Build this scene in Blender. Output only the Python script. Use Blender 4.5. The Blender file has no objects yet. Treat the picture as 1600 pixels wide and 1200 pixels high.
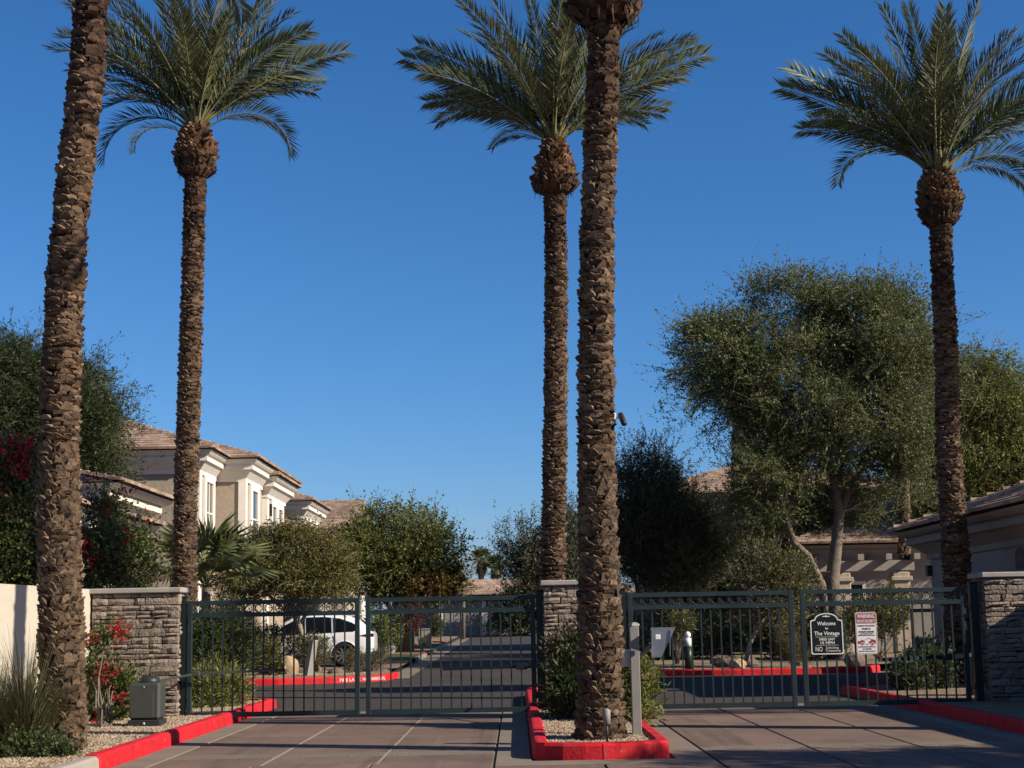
import bpy, bmesh, math, random
import numpy as np
from mathutils import Vector, Matrix

# ------------------------------------------------------------------ camera, world, sun, exposure
SC = bpy.context.scene
COL = SC.collection
R = math.radians
CAM_H = 1.5
FPX = 2400.0
PITCH = math.atan(372 / FPX)
ROLL = R(1.06)
CAM_M = Matrix.Rotation(math.pi / 2 + PITCH, 4, 'X') @ Matrix.Rotation(-ROLL, 4, 'Z')
cam_d = bpy.data.cameras.new('camera')
cam_d.sensor_fit = 'HORIZONTAL'
cam_d.sensor_width = 36
cam_d.lens = FPX / 1600 * 36
cam_d.clip_end = 3000
cam = bpy.data.objects.new('camera', cam_d)
COL.objects.link(cam)
cam.matrix_world = Matrix.Translation((0, 0, CAM_H)) @ CAM_M
SC.camera = cam

SUN_EL, SUN_AZ = R(30), R(-22)            # azimuth measured from +X towards +Y
W = bpy.data.worlds.new('World')
SC.world = W
W.use_nodes = True
nt = W.node_tree
bg = nt.nodes['Background']
sky = nt.nodes.new('ShaderNodeTexSky')
sky.sky_type = 'NISHITA'
sky.sun_disc = False
sky.sun_elevation = SUN_EL
sky.sun_rotation = math.pi / 2 - SUN_AZ
sky.altitude = 0
sky.air_density = 0.9
sky.dust_density = 0.6
sky.ozone_density = 10.0
sep = nt.nodes.new('ShaderNodeSeparateXYZ')      # deepen the blue: red and green fall off faster with height, over the whole sky
cmb = nt.nodes.new('ShaderNodeCombineXYZ')
nt.links.new(sky.outputs[0], sep.inputs[0])
for k_, (pw_, ga_) in enumerate(((1.45, .80), (1.10, .92), (1.0, 1.05))):
    pn_ = nt.nodes.new('ShaderNodeMath'); pn_.operation = 'POWER'; pn_.inputs[1].default_value = pw_
    mn_ = nt.nodes.new('ShaderNodeMath'); mn_.operation = 'MULTIPLY'; mn_.inputs[1].default_value = ga_
    nt.links.new(sep.outputs[k_], pn_.inputs[0]); nt.links.new(pn_.outputs[0], mn_.inputs[0]); nt.links.new(mn_.outputs[0], cmb.inputs[k_])
nt.links.new(cmb.outputs[0], bg.inputs[0])
bg.inputs[1].default_value = 0.0735
sl = bpy.data.lights.new('sun', 'SUN')
sl.energy = 5.0
sl.angle = R(0.53)
sl.color = (1.0, 0.90, 0.75)
so = bpy.data.objects.new('sun', sl)
COL.objects.link(so)
SUNV = Vector((math.cos(SUN_AZ) * math.cos(SUN_EL), math.sin(SUN_AZ) * math.cos(SUN_EL), math.sin(SUN_EL)))
so.rotation_euler = SUNV.to_track_quat('Z', 'Y').to_euler()
SC.view_settings.view_transform = 'Standard'
SC.view_settings.look = 'None'
SC.view_settings.exposure = 0.75
SC.view_settings.gamma = 1.0
SC.view_settings.use_curve_mapping = False

# ------------------------------------------------------------------ helpers
def ray(px, py):
    return CAM_M.to_3x3() @ Vector(((px - 800) / FPX, -(py - 600) / FPX, -1))
def P(px, py, Y):
    d = ray(px, py); t = Y / d.y
    return Vector((d.x * t, Y, CAM_H + d.z * t))
def G(px, py, z=0.0):
    d = ray(px, py); t = (z - CAM_H) / d.z
    return Vector((d.x * t, d.y * t, z))
def gz(y):
    return 0.009 * min(max(0.0, y - 42), 75)

ORG = {}
def link(o, parent=None, org=None):
    COL.objects.link(o)
    if parent is not None:
        o.parent = parent
        ORG[o] = ORG[parent] if org is None else org
    else:
        ORG[o] = Vector((0, 0, 0)) if org is None else org
    return o
def tag(o, label=None, cat=None, group=None, kind=None):
    if label: o['label'] = label
    if cat: o['category'] = cat
    if group: o['group'] = group
    if kind: o['kind'] = kind
    return o
def thing(name, label, cat, loc, group=None):
    o = bpy.data.objects.new(name, None)
    o.empty_display_size = 0.1
    loc = Vector(loc)
    o.location = loc
    link(o, None, loc)
    return tag(o, label, cat, group)

class MB:
    def __init__(s): s.v = []; s.f = []; s.m = []; s.sm = []
    def add(s, verts, faces, mi=0, smooth=False):
        b = len(s.v)
        s.v += [tuple(p) for p in verts]
        s.f += [tuple(i + b for i in f) for f in faces]
        s.m += [mi] * len(faces); s.sm += [smooth] * len(faces)
        return s
    def box(s, a, b, mi=0, M=None, bev=0.0):
        x0, y0, z0 = a; x1, y1, z1 = b
        if bev <= 0:
            v = [(x0, y0, z0), (x1, y0, z0), (x1, y1, z0), (x0, y1, z0), (x0, y0, z1), (x1, y0, z1), (x1, y1, z1), (x0, y1, z1)]
            f = [(3, 2, 1, 0), (4, 5, 6, 7), (0, 1, 5, 4), (1, 2, 6, 5), (2, 3, 7, 6), (3, 0, 4, 7)]
        else:
            e = bev
            def rr(z, i):
                return [(x0 + i, y0 + e, z), (x0 + e, y0 + i, z), (x1 - e, y0 + i, z), (x1 - i, y0 + e, z),
                        (x1 - i, y1 - e, z), (x1 - e, y1 - i, z), (x0 + e, y1 - i, z), (x0 + i, y1 - e, z)]
            v = rr(z0, e * .99) + rr(z0 + e, 0) + rr(z1 - e, 0) + rr(z1, e * .99)
            f = [tuple(range(7, -1, -1)), tuple(range(24, 32))]
            for k in range(3):
                for i in range(8):
                    j = (i + 1) % 8
                    f.append((k * 8 + i, k * 8 + j, k * 8 + 8 + j, k * 8 + 8 + i))
        if M is not None: v = [M @ Vector(p) for p in v]
        return s.add(v, f, mi)
    def tube(s, pts, rad, n=8, mi=0, cap=True, smooth=True, jit=None):
        pts = [Vector(p) for p in pts]
        if not hasattr(rad, '__len__'): rad = [rad] * len(pts)
        v = []; up = Vector((0.13, 0.31, 1)).normalized(); prev = None
        for i, p in enumerate(pts):
            t = (pts[min(i + 1, len(pts) - 1)] - pts[max(i - 1, 0)]).normalized()
            if prev is None:
                a = t.cross(up if abs(t.dot(up)) < .95 else Vector((1, 0, 0))).normalized()
            else:
                a = (prev - t * prev.dot(t)).normalized()
            prev = a; b = t.cross(a)
            for k in range(n):
                q = 2 * math.pi * k / n
                r = rad[i] * (1 + (jit(i, k) if jit else 0))
                v.append(p + a * (r * math.cos(q)) + b * (r * math.sin(q)))
        f = []
        for i in range(len(pts) - 1):
            for k in range(n):
                j = (k + 1) % n
                f.append((i * n + k, i * n + j, i * n + n + j, i * n + n + k))
        if cap:
            f.append(tuple(range(n - 1, -1, -1))); f.append(tuple(range((len(pts) - 1) * n, len(pts) * n)))
        return s.add(v, f, mi, smooth)
    def prism(s, poly, h0, h1, axis='z', mi=0, smooth=False):
        n = len(poly)
        def pt(p, h):
            if axis == 'z': return (p[0], p[1], h)
            if axis == 'y': return (p[0], h, p[1])
            return (h, p[0], p[1])
        v = [pt(p, h0) for p in poly] + [pt(p, h1) for p in poly]
        f = [tuple(range(n - 1, -1, -1)), tuple(range(n, 2 * n))]
        for i in range(n):
            j = (i + 1) % n
            f.append((i, j, n + j, n + i))
        return s.add(v, f, mi, smooth)
    def mesh(s, name, mats, org=(0, 0, 0)):
        me = bpy.data.meshes.new(name)
        ox, oy, oz = org
        me.from_pydata([(x - ox, y - oy, z - oz) for x, y, z in s.v], [], s.f)
        for m in (mats if isinstance(mats, (list, tuple)) else [mats]): me.materials.append(m)
        me.polygons.foreach_set('material_index', s.m)
        me.polygons.foreach_set('use_smooth', s.sm)
        me.update()
        return me
    def build(s, name, mats, parent=None, recalc=True):
        org = ORG[parent] if parent is not None else (0, 0, 0)
        me = s.mesh(name, mats, org)
        if recalc:
            bm = bmesh.new(); bm.from_mesh(me)
            bmesh.ops.recalc_face_normals(bm, faces=bm.faces)
            bm.to_mesh(me); bm.free()
        return link(bpy.data.objects.new(name, me), parent)

def place(name, me, parent, loc, rot=None, scale=None):
    o = bpy.data.objects.new(name, me)
    o.location = Vector(loc) - ORG[parent]
    if rot is not None: o.rotation_euler = rot
    if scale is not None: o.scale = scale
    return link(o, parent)

def quads_mesh(name, V, mats, k=4, midx=None):
    """V: (N,k,3) array, one polygon each"""
    n = V.shape[0]
    me = bpy.data.meshes.new(name)
    me.vertices.add(n * k); me.loops.add(n * k); me.polygons.add(n)
    me.vertices.foreach_set('co', V.reshape(-1).astype(np.float32))
    me.loops.foreach_set('vertex_index', np.arange(n * k, dtype=np.int32))
    me.polygons.foreach_set('loop_start', np.arange(0, n * k, k, dtype=np.int32))
    me.polygons.foreach_set('loop_total', np.full(n, k, dtype=np.int32))
    for m in (mats if isinstance(mats, (list, tuple)) else [mats]): me.materials.append(m)
    if midx is not None: me.polygons.foreach_set('material_index', midx.astype(np.int32))
    me.update(calc_edges=True)
    return me

# ------------------------------------------------------------------ materials
MATS = {}
ALB = dict(white_trim=.80, white_paint=.85, white_car_paint=.85, sign_white=.9, sign_letter_cream=1, cream_wall_paint=.66, red_kerb_paint=.78, asphalt=.72, stucco=.72, stamped_concrete=.58, slab_joint=.4, pale_slab_joint=.7,
           gutter_concrete=.58, roof_tile=.78, ledge_stone=.66, date_frond=.88, mesquite_leaves=.92, mid_green_leaves=.92, yellow_green_leaves=1, fan_palm_leaves=.95)
def mat(name, col, rough=0.8, noise=None, bump=None, island=None, spec=0.3, metal=0.0, transl=0.0, col2=None, coat=0.0, obj_rand=0.0, speck=None, chips=()):
    """noise=(scale,amount,detail)  bump=(scale,strength,dist)  island=[colours] picked per loose piece; col2: second colour in noise"""
    m = bpy.data.materials.new(name); m.use_nodes = True
    f_ = ALB.get(name, .69)
    col = tuple(q * f_ for q in col); col2 = col2 and tuple(q * f_ for q in col2); island = island and [tuple(q * f_ for q in c_) for c_ in island]
    t = m.node_tree; N = t.nodes; L = t.links
    b = N['Principled BSDF']
    b.inputs['Roughness'].default_value = rough
    b.inputs['Specular IOR Level'].default_value = spec
    b.inputs['Metallic'].default_value = metal
    if coat: b.inputs['Coat Weight'].default_value = coat; b.inputs['Coat Roughness'].default_value = .05
    tc = N.new('ShaderNodeTexCoord'); geo = N.new('ShaderNodeNewGeometry')
    pos = geo.outputs['Position']
    def rgb(c):
        n = N.new('ShaderNodeRGB'); n.outputs[0].default_value = (*c, 1); return n.outputs[0]
    if island:
        rp = N.new('ShaderNodeValToRGB')
        rp.color_ramp.interpolation = 'LINEAR'
        els = rp.color_ramp.elements
        while len(els) < len(island): els.new(0.5)
        for i, c in enumerate(island):
            els[i].position = i / max(1, len(island) - 1); els[i].color = (*c, 1)
        L.new(geo.outputs['Random Per Island'], rp.inputs[0]); c = rp.outputs[0]
    else:
        c = rgb(col)
    if obj_rand:
        oi = N.new('ShaderNodeObjectInfo')
        mr = N.new('ShaderNodeMapRange'); mr.inputs[3].default_value = 1 - obj_rand; mr.inputs[4].default_value = 1 + obj_rand
        L.new(oi.outputs['Random'], mr.inputs[0])
        mx = N.new('ShaderNodeVectorMath'); mx.operation = 'SCALE'
        L.new(c, mx.inputs[0]); L.new(mr.outputs[0], mx.inputs['Scale']); c = mx.outputs[0]
    if noise:
        ns = N.new('ShaderNodeTexNoise'); ns.inputs['Scale'].default_value = noise[0]
        ns.inputs['Detail'].default_value = noise[2] if len(noise) > 2 else 5
        L.new(pos, ns.inputs['Vector'])
        if col2:
            mr = N.new('ShaderNodeMapRange'); mr.inputs[1].default_value = .5 - noise[1] / 2; mr.inputs[2].default_value = .5 + noise[1] / 2
            L.new(ns.outputs['Fac'], mr.inputs[0])
            mx = N.new('ShaderNodeMix'); mx.data_type = 'RGBA'
            L.new(mr.outputs[0], mx.inputs[0]); L.new(c, mx.inputs[6]); mx.inputs[7].default_value = (*col2, 1); c = mx.outputs[2]
        else:
            mr = N.new('ShaderNodeMapRange'); mr.inputs[1].default_value = .3; mr.inputs[2].default_value = .7
            mr.inputs[3].default_value = 1 - noise[1]; mr.inputs[4].default_value = 1 + noise[1]
            L.new(ns.outputs['Fac'], mr.inputs[0])
            mx = N.new('ShaderNodeVectorMath'); mx.operation = 'SCALE'
            L.new(c, mx.inputs[0]); L.new(mr.outputs[0], mx.inputs['Scale']); c = mx.outputs[0]
    if speck:
        ns = N.new('ShaderNodeTexNoise'); ns.inputs['Scale'].default_value = speck[0]; ns.inputs['Detail'].default_value = 2
        L.new(pos, ns.inputs['Vector'])
        mr = N.new('ShaderNodeMapRange'); mr.inputs[1].default_value = .35; mr.inputs[2].default_value = .65
        mr.inputs[3].default_value = 1 - speck[1]; mr.inputs[4].default_value = 1 + speck[1]
        L.new(ns.outputs['Fac'], mr.inputs[0])
        mx = N.new('ShaderNodeVectorMath'); mx.operation = 'SCALE'
        L.new(c, mx.inputs[0]); L.new(mr.outputs[0], mx.inputs['Scale']); c = mx.outputs[0]
    for sc_, lo_, hi_, cc_, amt_, *st_ in chips:           # worn patches, stains and scuffs with their own outline
        ns = N.new('ShaderNodeTexNoise'); ns.inputs['Scale'].default_value = sc_; ns.inputs['Detail'].default_value = 6; ns.inputs['Roughness'].default_value = .65
        if st_:
            mp_ = N.new('ShaderNodeMapping'); mp_.inputs['Scale'].default_value = st_[0]
            L.new(pos, mp_.inputs['Vector']); L.new(mp_.outputs[0], ns.inputs['Vector'])
        else: L.new(pos, ns.inputs['Vector'])
        mr = N.new('ShaderNodeMapRange'); mr.inputs[1].default_value = lo_; mr.inputs[2].default_value = hi_; mr.inputs[4].default_value = amt_
        L.new(ns.outputs['Fac'], mr.inputs[0])
        mx = N.new('ShaderNodeMix'); mx.data_type = 'RGBA'
        L.new(mr.outputs[0], mx.inputs[0]); L.new(c, mx.inputs[6]); mx.inputs[7].default_value = (*cc_, 1); c = mx.outputs[2]
    L.new(c, b.inputs['Base Color'])
    if bump:
        nb = N.new('ShaderNodeTexNoise'); nb.inputs['Scale'].default_value = bump[0]; nb.inputs['Detail'].default_value = 4
        L.new(pos, nb.inputs['Vector'])
        bp = N.new('ShaderNodeBump'); bp.inputs['Strength'].default_value = bump[1]; bp.inputs['Distance'].default_value = bump[2]
        L.new(nb.outputs['Fac'], bp.inputs['Height']); L.new(bp.outputs[0], b.inputs['Normal'])
    if transl:
        tr = N.new('ShaderNodeBsdfTranslucent'); ms = N.new('ShaderNodeMixShader')
        ms.inputs[0].default_value = transl
        L.new(c, tr.inputs['Color']); L.new(b.outputs[0], ms.inputs[1]); L.new(tr.outputs[0], ms.inputs[2])
        L.new(ms.outputs[0], N['Material Output'].inputs['Surface'])
    MATS[name] = m
    return m

M_STUCCO = mat('stucco', (.42, .345, .265), .92, noise=(1.2, .10), bump=(6, .45, .04), chips=[(.7, .55, .8, (.24, .20, .155), .5)])
M_STUCCO_G = mat('stucco_grey', (.33, .29, .25), .92, noise=(1.2, .07), bump=(6, .4, .03))
M_WALLW = mat('cream_wall_paint', (.62, .56, .45), .9, noise=(1.5, .06), bump=(14, .5, .02))
M_TRIM = mat('white_trim', (.80, .75, .66), .8, noise=(2, .05))
M_TILE = mat('roof_tile', (.30, .20, .145), .85, noise=(1.7, .18), obj_rand=.28, speck=(30, .15), island=[(.24, .155, .11), (.355, .245, .175), (.44, .325, .24)])
M_ROOFU = mat('roof_underlay', (.10, .065, .05), .95)
M_STONE = mat('ledge_stone', (.23, .185, .15), .9, noise=(7, .55), obj_rand=.6, bump=(26, .8, .03), col2=(.36, .285, .215))
M_MORTAR = mat('mortar', (.02, .017, .015), 1.0)
M_CAP = mat('cap_stone', (.40, .36, .31), .9, noise=(5, .12), bump=(30, .3, .01))
M_GATE = mat('gate_paint', (.018, .034, .036), .5, noise=(3, .2), spec=.3)
M_POSTBLK = mat('black_post_paint', (.008, .014, .014), .45, spec=.35)
M_ASPH = mat('asphalt', (.050, .042, .035), .93, noise=(.35, .18), bump=(90, .5, .01), speck=(60, .25), chips=[(.5, .52, .7, (.022, .02, .018), .7), (1.0, .55, .7, (.06, .052, .045), .4, (.4, 1.5, 1)), (5, .68, .72, (.07, .06, .05), .4)])
M_SLAB = mat('stamped_concrete', (.245, .162, .120), .88, noise=(.8, .16), obj_rand=.08, bump=(45, .35, .01), speck=(55, .16), chips=[(.9, .50, .72, (.075, .055, .042), .75), (3.5, .66, .74, (.05, .04, .035), .7), (14, .70, .74, (.03, .026, .024), .6), (1.0, .50, .66, (.055, .042, .034), .6, (2.6, .12, 1)), (1.0, .60, .72, (.16, .125, .10), .4, (5, .5, 1))])
M_AGG = mat('exposed_aggregate', (.24, .195, .155), .95, noise=(1, .1), bump=(70, 1.0, .02), speck=(48, .5))
M_JOINT = mat('slab_joint', (.07, .055, .048), .95)
M_JOINTP = mat('pale_slab_joint', (.36, .31, .26), .95)
M_GUTTER = mat('gutter_concrete', (.28, .23, .175), .9, noise=(1.2, .14), bump=(40, .3, .01), speck=(50, .1))
M_RED = mat('red_kerb_paint', (.60, .010, .018), .75, noise=(3, .2), bump=(30, .5, .01), speck=(40, .12), chips=[(2.0, .50, .72, (.22, .014, .016), .8), (6, .60, .66, (.26, .05, .045), .6), (9, .66, .70, (.17, .135, .11), .85), (22, .68, .72, (.05, .02, .02), .6)])
M_KERBC = mat('kerb_concrete', (.38, .33, .28), .9, noise=(3, .1), bump=(30, .4, .01))
M_DIRT = mat('desert_soil', (.24, .18, .125), 1.0, noise=(.6, .2), bump=(20, .5, .03), speck=(25, .25))
M_GRAVBED = mat('gravel_bed', (.30, .22, .14), 1.0, noise=(1.5, .15), bump=(28, 1.0, .05), speck=(28, .4))
M_PEB = mat('gravel_pebbles', (.4, .3, .2), .95, island=[(.20, .14, .09), (.36, .26, .16), (.46, .36, .24), (.50, .42, .32), (.30, .20, .13)])
M_PAVER = mat('brown_driveway', (.23, .165, .125), .9, noise=(1, .12), speck=(20, .15))
M_GRASS = mat('lawn', (.06, .11, .025), .95, noise=(3, .25), bump=(60, .8, .03))
M_BARK_PALM = mat('palm_trunk_core', (.028, .019, .013), 1.0, noise=(9, .4), bump=(20, 1, .04))  # near-black core paints in the shade of the gaps between leaf bases
M_BOOT = mat('palm_leaf_bases', (.2, .15, .1), .95, noise=(14, .35), island=[(.06, .036, .022), (.14, .088, .052), (.215, .14, .085), (.10, .061, .037), (.32, .215, .14)], bump=(45, .6, .02))
M_BOOTLOW = mat('palm_lower_leaf_bases', (.2, .15, .1), .95, noise=(14, .4), island=[(.055, .034, .021), (.12, .077, .046), (.19, .125, .075), (.085, .053, .033), (.26, .175, .105)], bump=(45, .6, .02))
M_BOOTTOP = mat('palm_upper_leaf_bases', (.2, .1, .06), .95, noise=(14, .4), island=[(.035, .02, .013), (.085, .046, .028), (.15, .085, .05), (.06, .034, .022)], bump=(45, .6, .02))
M_BOSS = mat('fresh_leaf_bases', (.2, .1, .05), .9, noise=(14, .35), island=[(.075, .042, .025), (.15, .08, .042), (.25, .135, .065), (.055, .032, .022)])
M_FROND = mat('date_frond', (.06, .08, .05), .5, spec=.28, transl=.18, noise=(1.2, .2), island=[(.066, .082, .034), (.108, .126, .052), (.165, .172, .080)])
M_RACHIS = mat('date_frond_stalk', (.21, .20, .085), .6)
M_FIBRE = mat('palm_fibre', (.075, .045, .027), 1.0, noise=(30, .4))
M_BARK = mat('tree_bark', (.19, .15, .115), .95, noise=(8, .35), bump=(18, .8, .03))
M_BARKP = mat('pale_bark', (.33, .28, .22), .9, noise=(7, .3), bump=(18, .6, .02))
def leaf(name, cols, tr=.32, rough=.55): return mat(name, cols[0], rough, island=cols, transl=tr, noise=(.9, .25), spec=.3)
L_MESQ = leaf('mesquite_leaves', [(.050, .070, .018), (.085, .112, .030), (.130, .155, .048), (.19, .20, .085)])
L_MESQY = leaf('yellow_green_leaves', [(.07, .09, .016), (.125, .14, .028), (.18, .185, .04)])
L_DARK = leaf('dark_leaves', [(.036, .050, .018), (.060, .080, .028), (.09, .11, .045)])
L_CONIF = leaf('feathery_leaves', [(.028, .046, .012), (.05, .072, .018), (.078, .10, .03)])
L_OLIVE = leaf('olive_tan_leaves', [(.085, .092, .015), (.14, .14, .026), (.19, .17, .034), (.18, .14, .03)])
L_GREEN = leaf('mid_green_leaves', [(.055, .072, .012), (.10, .12, .020), (.155, .165, .034)])
L_AUT = leaf('autumn_leaves', [(.08, .07, .02), (.15, .10, .025), (.19, .11, .03)])
L_GREY = leaf('grey_green_leaves', [(.08, .095, .05), (.12, .135, .075), (.17, .175, .11)])
L_BOUG = leaf('bougainvillea_leaves', [(.04, .07, .014), (.08, .115, .02), (.13, .16, .035), (.19, .20, .07)])
L_BRACT = leaf('bougainvillea_bracts', [(.30, .008, .02), (.52, .016, .04), (.20, .006, .018)], tr=.35)
L_OLEA = leaf('oleander_leaves', [(.026, .05, .012), (.052, .08, .018), (.09, .115, .03)])
L_YSHRUB = leaf('bright_shrub_leaves', [(.075, .085, .016), (.12, .12, .024), (.17, .16, .04)], tr=.3)
L_DRYSH = leaf('dry_shrub_leaves', [(.10, .085, .03), (.16, .13, .05), (.10, .06, .03)])
L_PINK = leaf('pink_petals', [(.75, .30, .36), (.8, .42, .46)], tr=.3)
L_FAN = leaf('fan_palm_leaves', [(.07, .09, .03), (.12, .14, .05), (.18, .19, .08)], rough=.4)
L_GRASS = leaf('grass_blades', [(.06, .065, .025), (.10, .098, .04), (.17, .15, .075), (.045, .055, .02)], tr=.2)
L_RED = leaf('red_plum_leaves', [(.10, .02, .012), (.16, .035, .02)])
M_BOXG = mat('operator_box_paint', (.055, .062, .052), .5, noise=(4, .08), spec=.4)
M_BOXD = mat('operator_dark_plastic', (.03, .033, .03), .45)
M_STEEL = mat('galvanised_steel', (.42, .50, .56), .4, metal=0, noise=(6, .12))
M_POSTG = mat('grey_post_paint', (.30, .29, .26), .6, noise=(4, .06))
M_WHITE = mat('white_paint', (.75, .74, .70), .6)
M_BLACK = mat('sign_black', (.006, .008, .008), .4, spec=.4)
M_SIGNW = mat('sign_white', (.72, .68, .66), .6)
M_SIGNR = mat('sign_red', (.36, .045, .065), .6)
M_SIGNT = mat('sign_letter_cream', (.62, .62, .56), .6)
M_SIGNG = mat('sign_letter_dark', (.13, .10, .10), .7)
M_CAR = mat('white_car_paint', (.74, .74, .74), .28, spec=.5, coat=.8)
M_GLASS = mat('dark_tinted_glass', (.006, .007, .008), .08, spec=.6)
M_WGLASS = mat('window_glass', (.03, .038, .042), .08, spec=.7)
M_TYRE = mat('tyre_rubber', (.012, .012, .012), .85)
M_RIM = mat('alloy_rim', (.45, .45, .46), .3, metal=.8)
M_LAMPR = mat('tail_lamp_dark', (.05, .004, .006), .2, spec=.6)
M_CHROME = mat('chrome', (.6, .6, .6), .15, metal=1.0)
M_ROCK = mat('boulder_stone', (.42, .31, .19), .95, noise=(3, .3), bump=(9, .8, .06))
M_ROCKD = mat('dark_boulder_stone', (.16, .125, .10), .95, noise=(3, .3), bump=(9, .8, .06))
M_TAN = mat('tan_cabinet', (.27, .20, .12), .8, noise=(2, .08))
M_GARAGE = mat('garage_door_paint', (.30, .29, .275), .7)
M_LAMPG = mat('green_bollard_paint', (.015, .035, .025), .4)
M_BRONZE = mat('bronze_fixture', (.035, .026, .02), .5, spec=.4)

rng = np.random.default_rng(7)
random.seed(7)

# ------------------------------------------------------------------ ground and roads
def sheet(name, polys, m, kind='structure', thick=None):
    b = MB()
    for poly in polys: b.add(poly, [tuple(range(len(poly)))])
    o = b.build(name, m)
    # face up
    for p in o.data.polygons:
        if p.normal.z < 0: p.flip()
    return tag(o, kind=kind)
# one terrain sheet out to the horizon
b = MB(); ys = [-60, -20, 10, 26, 42, 60, 80, 100, 117, 160, 300, 700, 1500]; xs = [-1200, -300, -80, -30, 0, 30, 80, 300, 1200]
vv = [(x, y, gz(y) - .08) for y in ys for x in xs]; nx = len(xs)
b.add(vv, [(j * nx + i, j * nx + i + 1, j * nx + nx + i + 1, j * nx + nx + i) for j in range(len(ys) - 1) for i in range(nx - 1)])
tag(b.build('ground', M_DIRT), kind='structure')

KL, MLx, MRx, KR = -4.5, .15, 1.7, 6.3       # kerb faces: left verge, median left, median right, right verge
NOSE, BACK = 17.2, 32.0

# road sheets (asphalt)
def yrow(x0, x1, ys, dz):
    return [[(x0, ys[i], gz(ys[i]) + dz), (x1, ys[i], gz(ys[i]) + dz), (x1, ys[i + 1], gz(ys[i + 1]) + dz), (x0, ys[i + 1], gz(ys[i + 1]) + dz)] for i in range(len(ys) - 1)]
sheet('road', yrow(-60, 60, [26.9, 32.0, 41.5], 0) + yrow(-4.2, 4.0, [41.5, 42, 60, 80, 101], 0) + [[(-20, 101, gz(101)), (20, 101, gz(101)), (20, 109.5, gz(109)), (-20, 109.5, gz(109))]], M_ASPH)
# slab bed under the entrance drive
drive = sheet('driveway', [[(-12, 5, -.014), (14, 5, -.014), (14, 26.9, -.014), (-12, 26.9, -.014)]], M_JOINT)
sheet('street', [[(-60, -40, -.02), (60, -40, -.02), (60, 5, -.02), (-60, 5, -.02)]], M_ASPH)
def slab(x0, x1, y0, y1, m=M_SLAB, g=.012):
    b = MB(); b.box((x0 + g, y0 + g, -.07), (x1 - g, y1 - g, 0), bev=.008)
    b.build('slab', m, drive)
GW = .42
for xs_, nm in ((( -4.5 + GW, -2.82, -1.55, .15 - GW), 0), ((1.7 + GW, 3.38, 4.62, 6.3 - GW), 1)):
    for i in range(3):
        for y0, y1 in ((17.2, 18.2), (18.75, 21.6), (21.6, 24.2), (24.2, 26.9)):
            slab(xs_[i], xs_[i + 1], y0, y1)
        slab(xs_[i], xs_[i + 1], 18.2, 18.75, M_AGG)
for xa, xb in ((-4.5, -4.5 + GW), (.15 - GW, .15), (1.7, 1.7 + GW), (6.3 - GW, 6.3)):
    for y0, y1 in ((17.2, 20), (20, 23), (23, 26.9)): slab(xa, xb, y0, y1, M_GUTTER)
# apron wrapping the nose and the crossing in front
slab(.15 - GW, 1.7 + GW, 16.72, 17.2, M_GUTTER)
for k in range(9):
    x = -4.5 + k * 1.2
    if k in (3, 4): continue
for a, c in ((-4.5, -2.9), (-2.9, -1.6), (-1.6, -.27), (2.12, 3.4), (3.4, 4.65), (4.65, 6.3)):
    slab(a, c, 15.1, 17.2)
for a, c in ((-.27, .9), (.9, 2.12)):
    slab(a, c, 15.1, 16.72)
for k in range(8): slab(-4.5 + k * 1.35, -4.5 + (k + 1) * 1.35, 12.4, 15.1)
# pale strips in two joints of the left lane
b = MB()
for x in (-2.82, -1.55): b.box((x - .011, 15.1, -.012), (x + .011, 26.9, -.002))
b.build('pale_joint_strip', M_JOINTP, drive)
# concrete edge strip where the slabs end behind the gate
b = MB(); b.box((KL, 26.9, -.05), (MLx, 27.35, .006)); b.box((MRx, 26.9, -.05), (KR, 27.35, .006))
b.build('edge_strip', M_GUTTER, drive)

def kerb(name, pts, m, w=.17, h=.16, side=1, closed=False, z0=None, joints=1.6):
    """pts: face line of the kerb seen from above; kerb body lies to the left(+1)/right(-1) of travel"""
    P2 = [Vector((p[0], p[1])) for p in pts]
    # densify and drop joints
    prof = [(0, -.04), (.012, h - .035), (.035, h - .006), (.06, h), (w - .02, h), (w, h - .015), (w, -.04)]
    b = MB(); n = len(P2); v = []
    for i, p in enumerate(P2):
        if closed: a, c = P2[i - 1], P2[(i + 1) % n]
        else: a, c = P2[max(0, i - 1)], P2[min(n - 1, i + 1)]
        t1 = (p - a).normalized() if (p - a).length > 1e-6 else (c - p).normalized()
        t2 = (c - p).normalized() if (c - p).length > 1e-6 else t1
        t = (t1 + t2).normalized()
        nr = Vector((-t.y, t.x)) * side
        k = 1 / max(.5, t.dot(t1))
        for o, z in prof:
            q = p + nr * (o * k)
            v.append((q.x, q.y, z + gz(q.y)))
    np_ = len(prof); f = []
    rngs = range(n) if closed else range(n - 1)
    for i in rngs:
        j = (i + 1) % n
        for k in range(np_ - 1):
            f.append((i * np_ + k, j * np_ + k, j * np_ + k + 1, i * np_ + k + 1))
    if not closed:
        f.append(tuple(range(np_))); f.append(tuple(range((n - 1) * np_, n * np_)))
    b.add(v, f)
    return tag(b.build(name, m), kind='structure')
def arc(cx, cy, r, a0, a1, n=8, ry=None):
    return [(cx + r * math.cos(R(a0 + (a1 - a0) * i / n)), cy + (ry or r) * math.sin(R(a0 + (a1 - a0) * i / n))) for i in range(n + 1)]

kerb('kerb', [(KL, 12.4), (KL, 16.9)], M_KERBC, side=1)
seg = [16.9, 18.35, 18.37, 21.0, 21.02, 24.0, 24.02, 27, 27.02, 29.2]
for i in range(0, len(seg), 2): kerb('kerb', [(KL, seg[i]), (KL, seg[i + 1])], M_RED, side=1, h=.175)
kerb('kerb', arc(KL - .8, 29.22, .8, 0, 90, 6) + [(-12, 30.02), (-40, 30.02)], M_RED, side=1)
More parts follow.
